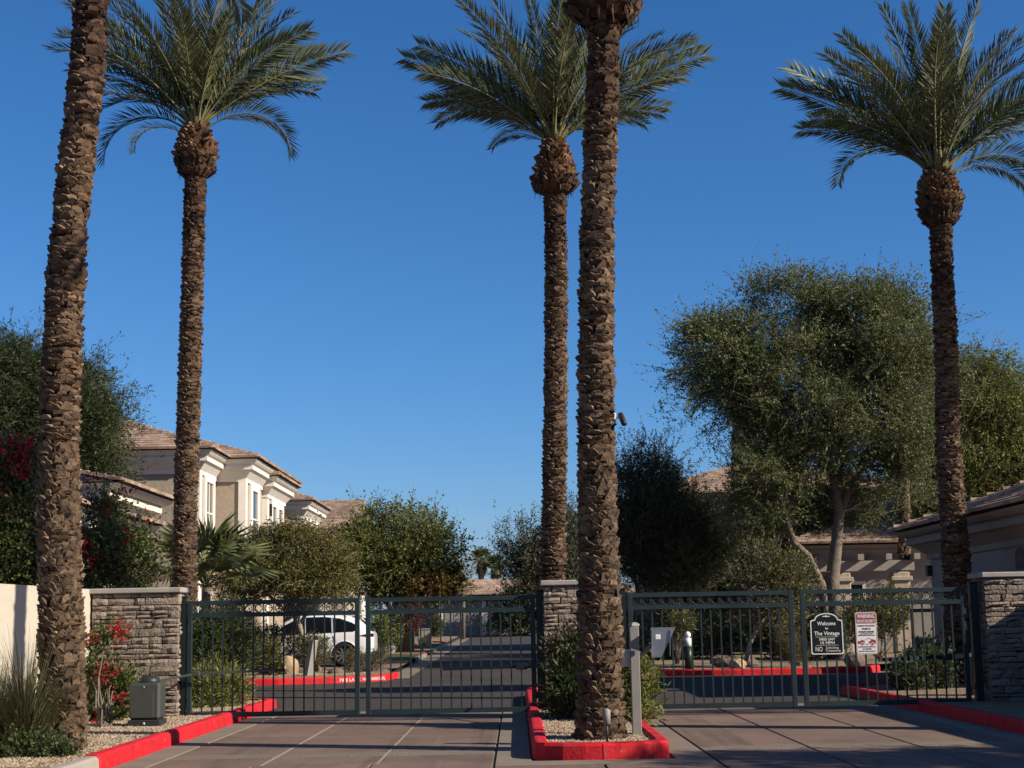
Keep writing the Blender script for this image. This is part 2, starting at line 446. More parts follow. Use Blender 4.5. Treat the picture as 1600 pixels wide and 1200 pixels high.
# median: rounded nose, two straight sides
cxm = (MLx + MRx) / 2; hw = (MRx - MLx) / 2
nose = [(MLx, 20.0), (MLx, 17.75)] + [(cxm + hw * math.cos(R(a)) * 1.0, 17.55 + .38 * math.sin(R(a))) for a in (195, 212, 235, 255, 269)]
kerb('kerb', nose, M_RED, side=1, h=.18)
nose2 = [(cxm + hw * math.cos(R(a)) * 1.0, 17.55 + .38 * math.sin(R(a))) for a in (270, 285, 305, 328, 345)] + [(MRx, 17.75), (MRx, 20)]
kerb('kerb', nose2, M_RED, side=1, h=.18)
for a, c in ((20.02, 23.4), (23.42, 26.9), (26.92, 31.2)):
    kerb('kerb', [(MLx, c), (MLx, a)], M_RED, side=1, h=.18)
    kerb('kerb', [(MRx, a), (MRx, c)], M_RED, side=1, h=.18)
kerb('kerb', [(MRx, 31.22)] + arc(cxm, 31.5, hw, 0, 180, 8) + [(MLx, 31.22)], M_RED, side=1, h=.18)
for a, c in ((5, 17.5), (17.52, 21), (21.02, 25.5), (25.52, 30.4)): kerb('kerb', [(KR, a), (KR, c)], M_RED, side=-1, h=.17)
kerb('kerb', [(KR, 30.42)] + [(KR + 1.2 - 1.2 * math.cos(R(a)), 30.42 + 1.2 * math.sin(R(a))) for a in range(15, 91, 15)] + [(30, 31.62)], M_RED, side=-1, h=.17)
# far side of the cross street
LX, RX = -3.6, 3.3
farl = [(-40, 40.3), (-20, 40.3), (-12, 40.3), (-8.5, 40.35), (-6.2, 40.5), (-4.75, 40.95), (-3.55, 42.1), (-3.3, 43.6)]
kl = kerb('kerb', farl, M_RED, side=1, h=.17)
kerb('kerb', [(-3.6, 57.5), (-3.6, 62.5)], M_KERBC, side=1, h=.14)
kerb('kerb', [(-4.6, 63.4), (-3.9, 63.0), (-3.6, 62.6)][::-1], M_RED, side=1, h=.15)
kerb('kerb', [(-3.6, 70), (-3.6, 80)], M_KERBC, side=1, h=.14)
kerb('kerb', [(-3.6, 80.1), (-3.7, 82), (-4.4, 84)], M_RED, side=1, h=.2)
farr = [(RX, 60)] + [(RX, 44.5)] + [(RX + 2.5 - 2.5 * math.cos(R(a)), 44 - 2.7 * math.sin(R(a))) for a in range(15, 91, 15)] + [(8, 41.3), (9.4, 41.6), (9.9, 42.6)]
kerb('kerb', farr, M_RED, side=1, h=.17)

# beds
sheet('gravel_verge', [[(KL - .15, 12.4, .13), (KL - .15, 29.2, .13), (KL - .8, 30.0, .13), (-40, 30.0, .13), (-40, 12.4, .13)]], M_GRAVBED)
sheet('median_bed', [[(MLx + .1, 17.75, .135), (cxm, 17.4, .135), (MRx - .1, 17.75, .135), (MRx - .1, 31.4, .135), (MLx + .1, 31.4, .135)]], M_GRAVBED)
sheet('side_bed', [[(KR + .15, 5, .13), (40, 5, .13), (40, 31.5, .13), (KR + 1.2, 31.5, .13), (KR + .15, 30.4, .13)]], M_GRAVBED)
sheet('front_yard', [[(-3.45, 43.6, .14), (-3.7, 42.3, .14), (-4.85, 41.1, .14), (-6.25, 40.65, .14), (-8.5, 40.5, .14), (-40, 40.45, .14), (-40, 47, .17), (-3.9, 47, .17)]] + yrow(-40, -3.75, [47, 60, 80, 101], .13), M_GRAVBED)
sheet('parking_apron', yrow(-40, -3.62, [47.2, 52.9], .142) , M_PAVER)
sheet('apron_gutter', yrow(-3.62, -3.0, [43, 47, 57, 70, 99], .012), M_GUTTER)
sheet('lawn', yrow(-7.5, -3.8, [55.5, 61.5], .15) + yrow(-6, -3.8, [72, 79], .15), M_GRASS)
sheet('planter_bed', yrow(RX + .15, 40, [44, 60, 101], .13) + [[(RX + 2.5, 41.5, .13), (9.4, 41.8, .13), (9.7, 44, .15), (RX + .1, 44, .15)]], M_GRAVBED)
sheet('drive_strip', yrow(RX + .4, 14, [46.3, 48.4], .138), M_GUTTER)

# pebbles on the beds that are near enough to show them
def pebbles(name, x0, x1, y0, y1, n, z, ok=None):
    g = np.random.default_rng(abs(hash(name)) % 1000 + 3 if False else n)
    V = []
    base = np.array([(1, 0, 0), (0, 1, 0), (-1, 0, 0), (0, -1, 0), (0, 0, .8)])
    F = []
    vs = []; fs = []
    for i in range(n):
        x = g.uniform(x0, x1); y = g.uniform(y0, y1)
        if ok and not ok(x, y): continue
        s = g.uniform(.010, .026); a = g.uniform(0, 6.28)
        q = base * (s, s * g.uniform(.6, 1), s * g.uniform(.5, 1)) * g.uniform(.75, 1.3, (5, 1))
        c, d = math.cos(a), math.sin(a)
        b0 = len(vs)
        for p in q: vs.append((x + p[0] * c - p[1] * d, y + p[0] * d + p[1] * c, z - .003 + p[2]))
        for k in range(4): fs.append((b0 + k, b0 + (k + 1) % 4, b0 + 4))
    me = bpy.data.meshes.new(name); me.from_pydata(vs, [], fs); me.materials.append(M_PEB)
    o = bpy.data.objects.new(name, me); link(o)
    return tag(o, kind='stuff')
pebbles('gravel', KL - 3.2, KL - .18, 16.0, 25, 15000, .135)
pebbles('gravel', MLx + .16, MRx - .16, 17.6, 24.5, 6500, .14)
pebbles('gravel', KL - 2.5, KL - .2, 26, 29.5, 3500, .135)
pebbles('gravel', -9, -4.1, 42.6, 46.8, 4000, .16)
pebbles('gravel', 5.8, 9.4, 41.7, 44, 3500, .14)

# ------------------------------------------------------------------ stone pillars
def stone_mesh(seed):
    r = random.Random(seed)
    b = MB()
    # front grid 4x3, front at y=-.5, back at y=.5, unit size; slightly chiselled
    nx_, nz_ = 4, 3
    v = []
    for j in range(nz_):
        for i in range(nx_):
            x = -.5 + i / (nx_ - 1); z = -.5 + j / (nz_ - 1)
            edge = (i in (0, nx_ - 1)) or (j in (0, nz_ - 1))
            y = -.5 + (r.uniform(.06, .22) if edge else r.uniform(-.15, .12))
            v.append((x + (r.uniform(-.03, .03)), y, z + r.uniform(-.07, .07)))
    f = []
    for j in range(nz_ - 1):
        for i in range(nx_ - 1):
            a = j * nx_ + i; f.append((a, a + 1, a + nx_ + 1, a + nx_))
    bi = len(v)
    ring = [0, 1, 2, 3, 7, 11, 10, 9, 8, 4]
    for k in ring: v.append((v[k][0], .5, v[k][2]))
    for k in range(len(ring)):
        k2 = (k + 1) % len(ring); f.append((ring[k2], ring[k], bi + k, bi + k2))
    b.add(v, f)
    me = b.mesh('stone', M_STONE)
    return me
STONES = [stone_mesh(i) for i in range(14)]
def pillar(label, x0, x1, y0, y1, h, seed, faces=('front', 'left', 'right')):
    r = random.Random(seed)
    t = thing('stone_pillar', label, 'stone pillar', ((x0 + x1) / 2, (y0 + y1) / 2, 0), 'stone pillars carrying the gates')
    MB().box((x0 + .05, y0 + .05, 0), (x1 - .05, y1 - .05, h)).build('core', M_MORTAR, t)
    MB().box((x0 - .05, y0 - .06, h), (x1 + .05, y1 + .06, h + .085), bev=.015).build('cap', M_CAP, t)
    def face(L, pos, rot):
        z = 0.02
        while z < h - .015:
            rh = r.choice([.085, .1, .115, .13, .15, .17])
            if z + rh > h - .06: rh = h - z - .004
            u = 0.0
            while u < L - 1e-3:
                w = r.uniform(.13, .46)
                if L - (u + w) < .12: w = L - u
                pc = [(z, rh)]
                if rh > .125 and w < .4 and r.random() < .6:
                    k = r.uniform(.4, .6); pc = [(z, rh * k), (z + rh * k, rh * (1 - k))]
                for zz, hh in pc:
                    d = .13 + r.uniform(-.03, .045)
                    p = pos(u + w / 2, zz + hh / 2)
                    place('stone', r.choice(STONES), t, p, (0, 0, rot), ((w - .013), d, (hh - .012)))
                u += w
            z += rh
    face(x1 - x0, lambda u, z: (x0 + u, y0 + .05, z), 0)
    if 'right' in faces: face(y1 - y0 - .06, lambda u, z: (x1 - .05, y0 + .06 + u, z), math.pi / 2)
    if 'left' in faces: face(y1 - y0 - .06, lambda u, z: (x0 + .05, y0 + .06 + u, z), -math.pi / 2)
    return t
GY = 24.78
pillar('stacked stone pillar at the left beside the green gate operator box', -6.73, -5.36, 24.62, 25.3, 2.06, 3)
pillar('stacked stone pillar on the red kerbed median behind the tall palm', 0.44, 1.60, 24.62, 25.3, 2.06, 5)
pillar('stacked stone pillar at the far right, half in shade', 7.44, 8.82, 24.62, 25.3, 2.06, 8)

# garden walls running from the outer pillars towards the street
t = thing('garden_wall', 'cream stucco garden wall with a palm trunk shadow, left of the stone pillar', 'wall', (-7.0, 22, 0))
b = MB(); b.add([(-6.74, 25.0, 0), (-6.95, 21.0, 0), (-7.4, 12, 0), (-7.62, 12, 0), (-7.17, 21, 0), (-6.96, 25.0, 0),
                 (-6.74, 25.0, 2.14), (-6.95, 21.0, 2.14), (-7.4, 12, 2.14), (-7.62, 12, 2.14), (-7.17, 21, 2.14), (-6.96, 25.0, 2.14)],
                [(0, 1, 7, 6), (1, 2, 8, 7), (2, 3, 9, 8), (3, 4, 10, 9), (4, 5, 11, 10), (5, 0, 6, 11), (6, 7, 10, 11), (7, 8, 9, 10)])
b.build('wall_panel', M_WALLW, t)
t = thing('garden_wall', 'cream stucco garden wall leading away from the right stone pillar towards the street', 'wall', (8.9, 22, 0))
b = MB(); b.box((8.83, 9, 0), (9.05, 25.0, 2.12)); b.build('wall_panel', M_WALLW, t)

# ------------------------------------------------------------------ gates
def bar_mesh(h):
    b = MB(); b.box((-.0115, -.0115, 0), (.0115, .0115, h)); return b.mesh('bar', M_GATE)
ringm = None
def ring_mesh():
    b = MB(); n, k = 18, 5; Rr, r = .058, .0085; v = []; f = []
    for i in range(n):
        a = 2 * math.pi * i / n
        for j in range(k):
            q = 2 * math.pi * j / k
            v.append(((Rr + r * math.cos(q)) * math.cos(a), r * math.sin(q), (Rr + r * math.cos(q)) * math.sin(a)))
    for i in range(n):
        for j in range(k): f.append((i * k + j, i * k + (j + 1) % k, ((i + 1) % n) * k + (j + 1) % k, ((i + 1) % n) * k + j))
    b.add(v, f, 0, True)
    return b.mesh('ring', M_GATE)
RING = ring_mesh()
GB, GT = .10, 1.925
BAR = bar_mesh(GT - .25 - GB)
SPK = MB().box((-.008, -.008, 0), (.008, .008, .125)).mesh('picket', M_GATE)
def gate_leaf(label, x0, x1, brace=None, lean=0.0):
    t = thing('gate_leaf', label, 'gate', ((x0 + x1) / 2, GY, 0), 'green metal leaves of the double drive gates')
    y0, y1 = GY - .03, GY + .03
    MB().box((x0 + .075, y0, GT - .07), (x1 - .075, y1, GT)).build('top_rail', M_GATE, t)
    MB().box((x0 + .075, y0, GT - .265), (x1 - .075, y1, GT - .195)).build('middle_rail', M_GATE, t)
    MB().box((x0 + .075, y0, GB), (x1 - .075, y1, GB + .075)).build('bottom_rail', M_GATE, t)
    MB().box((x0, y0 - .004, GB - .01), (x0 + .075, y1 + .004, GT + .004), bev=.006).build('stile', M_GATE, t)
    MB().box((x1 - .075, y0 - .004, GB - .01), (x1, y1 + .004, GT + .004), bev=.006).build('stile', M_GATE, t)
    n = 15; a, c = x0 + .075, x1 - .075
    st = (c - a) / (n + 1)
    for i in range(n):
        x = a + st * (i + 1)
        place('bar', BAR, t, (x, GY, GB + .06))
        place('picket', SPK, t, (x, GY, GT - .196))
    for i in range(n + 1):
        place('ring', RING, t, (a + st * (i + .5), GY, GT - .1325))
    return t
leaf1 = gate_leaf('closed gate leaf next to the left stone pillar, in front of the white car', -5.24, -2.50)
leaf2 = gate_leaf('closed gate leaf hinged beside the median pillar, with the far street behind it', -2.40, .30)
leaf3 = gate_leaf('closed gate leaf right of the median palm, behind the intercom post', 1.78, 4.42)
leaf4 = gate_leaf('closed gate leaf carrying the black welcome sign and the red warning sign', 4.53, 7.17)
def gpost(label, x, y=GY + .03, w=.1, h=2.0):
    t = thing('gate_post', label, 'gate post', (x, y, 0), 'gate hinge posts')
    MB().box((x - w / 2, y - w / 2, 0), (x + w / 2, y + w / 2, h - .02), bev=.008).build('post', M_POSTBLK, t)
    MB().box((x - w / 2 - .008, y - w / 2 - .008, h - .02), (x + w / 2 + .008, y + w / 2 + .008, h + .005), bev=.006).build('cap', M_POSTBLK, t)
    b = MB()
    for z in (.35, 1.6): b.tube([(x + .06 * (1 if x < 0 or 1 < x < 3 else -1), y - .03, z - .05), (x + .06 * (1 if x < 0 or 1 < x < 3 else -1), y - .03, z + .05)], .018, 8)
    b.build('hinge', M_POSTBLK, t)
gpost('black gate hinge post against the left stone pillar', -5.315)
gpost('black gate hinge post against the left face of the median pillar', .375, w=.11)
gpost('black gate hinge post against the right side of the median pillar', 1.70)
gpost('black gate hinge post against the right stone pillar', 7.31, w=.13)

# ------------------------------------------------------------------ signs on the right gate
def text_obj(name, body, size, m, parent, loc, width=None, align='CENTER', rot=(math.pi / 2, 0, 0), ext=.0012, bold=0.0):
    cu = bpy.data.curves.new(name, 'FONT'); cu.body = body; cu.size = size; cu.extrude = ext; cu.align_x = align; cu.resolution_u = 2; cu.offset = bold
    tmp = bpy.data.objects.new('tmp', cu)
    me = bpy.data.meshes.new_from_object(tmp)
    bpy.data.objects.remove(tmp); bpy.data.curves.remove(cu)
    me.name = name; me.materials.clear(); me.materials.append(m)
    o = place(name, me, parent, loc, rot)
    if width:
        xs_ = [v.co.x for v in me.vertices]
        w = max(xs_) - min(xs_)
        o.scale = (width / w, 1, 1)
    return o
# welcome sign: black plaque with arched top
sx0, sx1, sz0 = 4.665, 5.185, .90
W_, H_ = sx1 - sx0, .545
t = thing('welcome_sign', 'black arched welcome sign with cream lettering wired to the gate bars', 'sign', ((sx0 + sx1) / 2, GY - .05, sz0))
def arched(w, h, z0, cx, inset=0):
    a = w / 2 - inset; pts = []
    r = .02
    pts += [(cx - a + r, z0 + inset), (cx + a - r, z0 + inset), (cx + a, z0 + inset + r), (cx + a, z0 + h - inset - .015), (cx + a - .015, z0 + h - inset)]
    ra = a * .72
    for q in range(0, 181, 12):
        pts.append((cx + ra * math.cos(R(q)), z0 + h - inset + .012 + (.098) * math.sin(R(q))))
    pts += [(cx - a + .015, z0 + h - inset), (cx - a, z0 + h - inset - .015), (cx - a, z0 + inset + r)]
    return pts
scx = (sx0 + sx1) / 2; yS = GY - .055
MB().prism(arched(W_, H_, sz0, scx), yS, yS + .012, 'y').build('plaque', M_BLACK, t)
po, pi_ = arched(W_, H_, sz0, scx, .004), arched(W_, H_, sz0, scx, .019)
b = MB(); n = len(po)
b.add([(p[0], yS - .002, p[1]) for p in po] + [(p[0], yS - .002, p[1]) for p in pi_] + [(p[0], yS + .001, p[1]) for p in po] + [(p[0], yS + .001, p[1]) for p in pi_],
      [(i, (i + 1) % n, n + (i + 1) % n, n + i) for i in range(n)] + [(i, (i + 1) % n, 2 * n + (i + 1) % n, 2 * n + i) for i in range(n)] + [(n + i, n + (i + 1) % n, 3 * n + (i + 1) % n, 3 * n + i) for i in range(n)])
b.build('border', M_SIGNT, t)
yT = yS - .0015
for s, sz, z, wd in (('Welcome', .085, .46, .29), ('to', .055, .395, .05), ('The Vintage', .085, .305, .40), ('SPEED LIMIT', .048, .222, .25), ('15 MPH', .058, .165, .22)):
    text_obj('lettering', s, sz, M_SIGNT, t, (scx, yT, sz0 + z), wd, bold=.001)
text_obj('lettering', 'NO', .105, M_SIGNT, t, (scx - .135, yT, sz0 + .052), .11)
text_obj('lettering', 'Soliciting', .05, M_SIGNT, t, (scx + .075, yT, sz0 + .092), .20)
text_obj('lettering', 'Trespassing', .05, M_SIGNT, t, (scx + .085, yT, sz0 + .047), .24)
b = MB()
for z in (.275, .145): b.box((scx - .18, yT - .001, sz0 + z), (scx + .18, yT + .001, sz0 + z + .004))
b.box((scx - .06, yT - .001, sz0 + .594), (scx - .012, yT + .001, sz0 + .605)); b.box((scx + .012, yT - .001, sz0 + .594), (scx + .06, yT + .001, sz0 + .605))
b.prism([(scx - .01, sz0 + .59), (scx + .012, sz0 + .586), (scx + .012, sz0 + .612), (scx - .014, sz0 + .616)], yT - .001, yT + .001, 'y')
b.prism([(scx - .006, sz0 + .028), (scx + .006, sz0 + .028), (scx, sz0 + .04)], yT - .001, yT + .001, 'y')
b.build('rule', M_SIGNT, t)
# warning sign
wx0, wx1, wz0, wz1 = 5.385, 5.725, .895, 1.555
t = thing('warning_sign', 'white and red parking warning sign with two truck pictograms on the gate bars', 'sign', ((wx0 + wx1) / 2, yS, wz0))
def rrect(x0, z0, x1, z1, r, n=4):
    out = []
    for cx, cz, a in ((x1 - r, z0 + r, -90), (x1 - r, z1 - r, 0), (x0 + r, z1 - r, 90), (x0 + r, z0 + r, 180)):
        for i in range(n + 1):
            q = R(a + 90 * i / n); out.append((cx + r * math.cos(q), cz + r * math.sin(q)))
    return out
MB().prism(rrect(wx0, wz0, wx1, wz1, .04), yS, yS + .006, 'y').build('panel', M_SIGNW, t)
po, pi_ = rrect(wx0 + .008, wz0 + .008, wx1 - .008, wz1 - .008, .034), rrect(wx0 + .014, wz0 + .014, wx1 - .014, wz1 - .014, .028)
b = MB(); n = len(po)
b.add([(p[0], yS - .0012, p[1]) for p in po] + [(p[0], yS - .0012, p[1]) for p in pi_], [(i, (i + 1) % n, n + (i + 1) % n, n + i) for i in range(n)])
b.build('border', M_SIGNR, t)
wc = (wx0 + wx1) / 2
b = MB(); top = [p for p in rrect(wx0 + .02, wz0 + .48, wx1 - .02, wz1 - .02, .022)]
b.prism(top, yS - .0012, yS - .0002, 'y'); b.build('red_field', M_SIGNR, t)
yT = yS - .0024
text_obj('lettering', 'WARNING', .085, M_SIGNW, t, (wc, yT, wz1 - .092), .27, bold=.002)
text_obj('lettering', 'PRIVATE PROPERTY', .07, M_SIGNW, t, (wc, yT, wz1 - .168), .285, bold=.001)
for s, sz, z, wd in (('PARKING VIOLATORS', .034, .435, .27), ('TOWED AT', .04, .385, .14), ("OWNER'S EXPENSE", .04, .338, .25), ('IN ACCORDANCE WITH', .022, .312, .20), ('STATE AND LOCAL LAW', .024, .288, .27)):
    text_obj('lettering', s, sz, M_SIGNR if 'VIOL' in s else M_SIGNG, t, (wc, yT, wz0 + z), wd)
for s, sz, z, wd in (('FOR VEHICLE RECOVERY CALL', .026, .108, .27), ('24 HOURS', .032, .072, .14), ('PRIVATE TOWING SERVICE', .022, .04, .26)):
    text_obj('lettering', s, sz, M_SIGNG, t, (wc, yT, wz0 + z), wd)
# two truck pictograms joined by a tow boom
b = MB(); zt = wz0 + .175
def disc(cx, cz, r, n=14): return [(cx + r * math.cos(2 * math.pi * i / n), cz + r * math.sin(2 * math.pi * i / n)) for i in range(n)]
b.prism([(wc - .14, zt - .01), (wc - .035, zt - .01), (wc - .035, zt + .028), (wc - .05, zt + .034), (wc - .07, zt + .055), (wc - .085, zt + .055), (wc - .09, zt + .034), (wc - .14, zt + .034)], yT, yT + .001, 'y')
b.prism([(wc + .14, zt - .015), (wc + .03, zt - .005), (wc + .032, zt + .02), (wc + .06, zt + .034), (wc + .075, zt + .06), (wc + .14, zt + .045)], yT, yT + .001, 'y')
b.build('truck_pictogram', M_SIGNR, t)
b = MB()
for cx, cz in ((wc - .07, zt - .012), (wc + .09, zt - .018)): b.prism(disc(cx, cz, .027), yT - .0008, yT - .0002, 'y')
b.build('pictogram_wheel_ring', M_SIGNW, t)
b = MB()
for cx, cz in ((wc - .07, zt - .012), (wc + .09, zt - .018)): b.prism(disc(cx, cz, .019), yT - .0016, yT - .001, 'y')
b.build('pictogram_wheel', M_SIGNR, t)
b = MB()
for (xa, za), (xb, zb) in (((wc - .045, zt + .04), (wc + .02, zt + .075)), ((wc + .02, zt + .075), (wc + .07, zt + .06)), ((wc - .03, zt - .02), (wc + .03, zt - .022))):
    d = Vector((xb - xa, zb - za)).normalized(); nn = Vector((-d.y, d.x)) * .0035
    b.prism([(xa + nn.x, za + nn.y), (xa - nn.x, za - nn.y), (xb - nn.x, zb - nn.y), (xb + nn.x, zb + nn.y)], yT, yT + .001, 'y')
b.build('tow_boom', M_SIGNG, t)

# ------------------------------------------------------------------ gate operators, intercom post, small fixtures
def operator_box(label, cx, cy, rz=0.0, w=.44, d=.40, h=.62, z0=.14, group='gate operator boxes'):
    t = thing('gate_operator', label, 'gate operator', (cx, cy, z0), group)
    b = MB(); b.box((cx - w / 2 - .05, cy - d / 2 - .05, .0), (cx + w / 2 + .07, cy + d / 2 + .05, z0)); b.build('concrete_pad', M_GUTTER, t)
    MB().box((cx - w / 2, cy - d / 2, z0 + .1), (cx + w / 2, cy + d / 2, z0 + h), bev=.035).build('housing', M_BOXG, t)
    MB().box((cx - w / 2 - .012, cy - d / 2 - .012, z0), (cx + w / 2 + .012, cy + d / 2 + .012, z0 + .1), bev=.01).build('base', M_BOXD, t)
    b = MB(); b.tube([(cx + .02, cy, z0 + h - .01), (cx + .02, cy, z0 + h + .02), (cx + .02, cy, z0 + h + .065), (cx + .02, cy, z0 + h + .085), (cx + .02, cy, z0 + h + .09)], [.15, .15, .135, .09, .02], 20)
    b.build('dome_cap', M_BOXD, t)
    MB().box((cx - w / 2 + .03, cy - d / 2 - .008, z0 + .13), (cx + w / 2 - .09, cy - d / 2 + .01, z0 + h - .12), bev=.004).build('front_panel', M_BOXG, t)
    MB().box((cx - .06, cy - d / 2 - .006, z0 + h - .19 + .03), (cx + .06, cy - d / 2 + .002, z0 + h - .145 + .03), bev=.002).build('name_plate', M_BOXD, t)
    b = MB()
    b.tube([(cx - .01, cy - d / 2 - .006, z0 + h - .06), (cx - .01, cy - d / 2 + .01, z0 + h - .06)], .011, 10)
    b.build('lock', M_STEEL, t)
    b = MB(); b.tube([(cx, cy - d / 2 - .02, z0 + .05), (cx, cy - d / 2, z0 + .05)], .02, 12); b.build('lock', M_STEEL, t)
    return t
OPX, OPY = -5.32, 22.4
op = operator_box('green grey gate operator box on a concrete pad beside the left stone pillar', OPX, OPY + .1, z0=.12)
def arm(parent, pts, r=.022, m=M_STEEL):
    b = MB()
    for (a, c) in zip(pts[:-1], pts[1:]):
        a = Vector(a); c = Vector(c); d = (c - a).normalized()
        s = d.cross(Vector((0, 0, 1))).normalized() * .012
        u = Vector((0, 0, 1)) * r
        b.add([a - s - u, a + s - u, a + s + u, a - s + u, c - s - u, c + s - u, c + s + u, c - s + u], [(3, 2, 1, 0), (4, 5, 6, 7), (0, 1, 5, 4), (1, 2, 6, 5), (2, 3, 7, 6), (3, 0, 4, 7)])
    return b.build('arm', m, parent)
arm(op, [(OPX + .05, OPY + .1, .74), (-5.12, GY - .2, .78), (-5.06, GY - .16, .79)], .014, M_BOXG)
MB().box((-5.13, GY - .24, .75), (-5.0, GY - .12, .83), bev=.008).build('arm_joint', M_BOXG, op)
arm(op, [(-5.02, GY - .16, .79), (-3.85, GY - .05, .815)], .018, M_BOXG)
arm(op, [(-3.85, GY - .049, .815), (-3.68, GY - .047, .815)], m=M_POSTBLK)
op2 = operator_box('dark gate operator box half hidden by the oleander on the median', .86, 23.2, w=.36, h=.72)
arm(op2, [(.8, 23.2, .82), (.15, GY - .2, .80)], .018, M_POSTBLK)
MB().box((-.02, GY - .22, .76), (.16, GY - .1, .85), bev=.008).build('arm_joint', M_POSTBLK, op2)
arm(op2, [(.0, GY - .16, .80), (-1.18, GY - .05, .785)], .022, M_POSTBLK)
op3 = operator_box('grey gate operator box in the shade behind the right gate', 7.9, 26.6)
arm(op3, [(7.9, 26.5, .82), (6.9, GY + .3, .82), (5.75, GY + .06, .80)], .03, M_GATE)
MB().box((6.82, GY + .24, .77), (6.98, GY + .36, .87), bev=.008).build('arm_joint', M_GATE, op3)

# intercom / card reader post
ix, iy = 1.43, 18.95
t = thing('intercom_post', 'pale grey square post carrying the card reader hood on the median', 'post', (ix, iy, .14))
zt = P(985, 975, iy).z
MB().box((ix - .055, iy - .055, .1), (ix + .055, iy + .055, zt - .02), bev=.006).build('post', M_POSTG, t)
b = MB(); b.tube([(ix, iy, zt - .02), (ix, iy, zt + .0), (ix, iy, zt + .02)], [.076, .07, .03], 4, smooth=False); b.build('post_cap', M_POSTG, t)
hz = P(1022, 1000, iy).z
b = MB(); b.tube([(ix + .05, iy, hz - .20), (ix + .30, iy - .02, hz + .02)], .026, 8); b.build('bracket_arm', M_POSTG, t)
# folded steel hood: back plate, roof and tapering sides
hx0, hx1 = ix + .20, ix + .43; ht, hb = P(1010, 981, iy).z, P(1010, 1026, iy).z
b = MB()
prof = [(-.02, ht), (-.20, ht - .005), (-.20, ht - .03), (-.05, hb), (-.02, hb)]
for x0_, x1_ in ((hx0, hx0 + .006), (hx1 - .006, hx1)):
    b.add([(x0_ if i < 5 else x1_, iy + p[0] * .9, p[1]) for i, p in enumerate(prof + prof)], [(0, 1, 2, 3, 4), (9, 8, 7, 6, 5)] + [(i, (i + 1) % 5, 5 + (i + 1) % 5, 5 + i) for i in range(5)])
b.box((hx0 + .007, iy - .18, ht - .006), (hx1 - .007, iy - .018, ht))
b.build('hood', M_STEEL, t)
b = MB(); b.add([(hx0 - .01, iy - .19, ht + .004), (hx1 + .06, iy - .19, ht + .004), (hx0 + .12, iy - .03, hb - .01), (hx0, iy - .03, hb - .01),
                 (hx0 - .01, iy - .182, ht + .004), (hx1 + .06, iy - .182, ht + .004), (hx0 + .12, iy - .022, hb - .01), (hx0, iy - .022, hb - .01)],
                [(0, 1, 2, 3), (7, 6, 5, 4), (0, 1, 5, 4), (1, 2, 6, 5), (2, 3, 7, 6), (3, 0, 4, 7)])
b.build('face_plate', M_STEEL, t)
b = MB(); b.box((hx0 + .04, iy - .2, ht - .14), (hx0 + .1, iy - .175, ht - .08), bev=.004); b.build('card_reader', M_WHITE, t)
b = MB(); b.box((ix - .20, iy + .06, P(975, 1042, iy).z), (ix - .02, iy + .2, P(975, 1016, iy).z), bev=.008); b.build('keypad_box', M_WHITE, t)
# camera fixed to the tall palm
c0 = P(963, 655, 18.4)
t = thing('security_camera', 'small bullet camera on a white bracket strapped to the median palm', 'camera', c0)
MB().box((c0.x - .05, c0.y - .04, c0.z - .06), (c0.x - .005, c0.y + .05, c0.z + .07), bev=.006).build('bracket', M_WHITE, t)
b = MB(); b.tube([c0 + Vector((.0, 0, .02)), c0 + Vector((.05, -.02, .02))], .015, 8); b.build('mount', M_WHITE, t)
b = MB(); b.tube([c0 + Vector((.045, .02, .06)), c0 + Vector((.05, .0, .055)), c0 + Vector((.085, -.12, -.07)), c0 + Vector((.088, -.13, -.085))], [.02, .036, .036, .028], 12); b.build('body', M_BRONZE, t)
# little path light on the median, and bollard light across the street
p = G(949, 1161, .14)
t = thing('path_light', 'short dark path light standing in the gravel at the nose of the median', 'garden light', p)
b = MB(); b.tube([p, p + Vector((0, 0, .22))], .014, 8); b.build('stake', M_BRONZE, t)
b = MB(); b.tube([p + Vector((0, 0, .2)), p + Vector((0, 0, .21)), p + Vector((0, 0, .36)), p + Vector((0, 0, .38))], [.012, .042, .045, .02], 12); b.build('lamp_head', M_POSTG, t)
p = P(1076, 1035, 42.6); p.z = .14
t = thing('bollard', 'dark green bollard with a white top in the planter across the street', 'bollard', p)
b = MB(); b.tube([p, p + Vector((0, 0, .62))], .11, 12); b.build('post', M_LAMPG, t)
b = MB(); b.tube([p + Vector((0, 0, .6)), p + Vector((0, 0, .84))], [.10, .10], 12); b.build('band', M_WHITE, t)
b = MB(); b.tube([p + Vector((0, 0, .84)), p + Vector((0, 0, .9)), p + Vector((0, 0, .97)), p + Vector((0, 0, 1.02))], [.05, .09, .08, .02], 12); b.build('cap', M_WHITE, t)
b = MB(); b.box((p.x - .17, p.y - .1, p.z + .6), (p.x - .105, p.y + .05, p.z + .78), bev=.01); b.build('box', M_LAMPG, t)
p = P(481, 1055, 43.0); p.z = .15
t = thing('utility_marker', 'leaning pale grey utility marker post by the red kerb', 'marker post', p)
b = MB(); q = p + Vector((.16, 0, .92)); b.tube([p, q], [.14, .12], 4, smooth=False); b.build('post', M_POSTG, t)
b = MB(); b.tube([q, q + Vector((.01, 0, .05))], [.135, .1], 4, smooth=False); b.build('cap', M_POSTG, t)
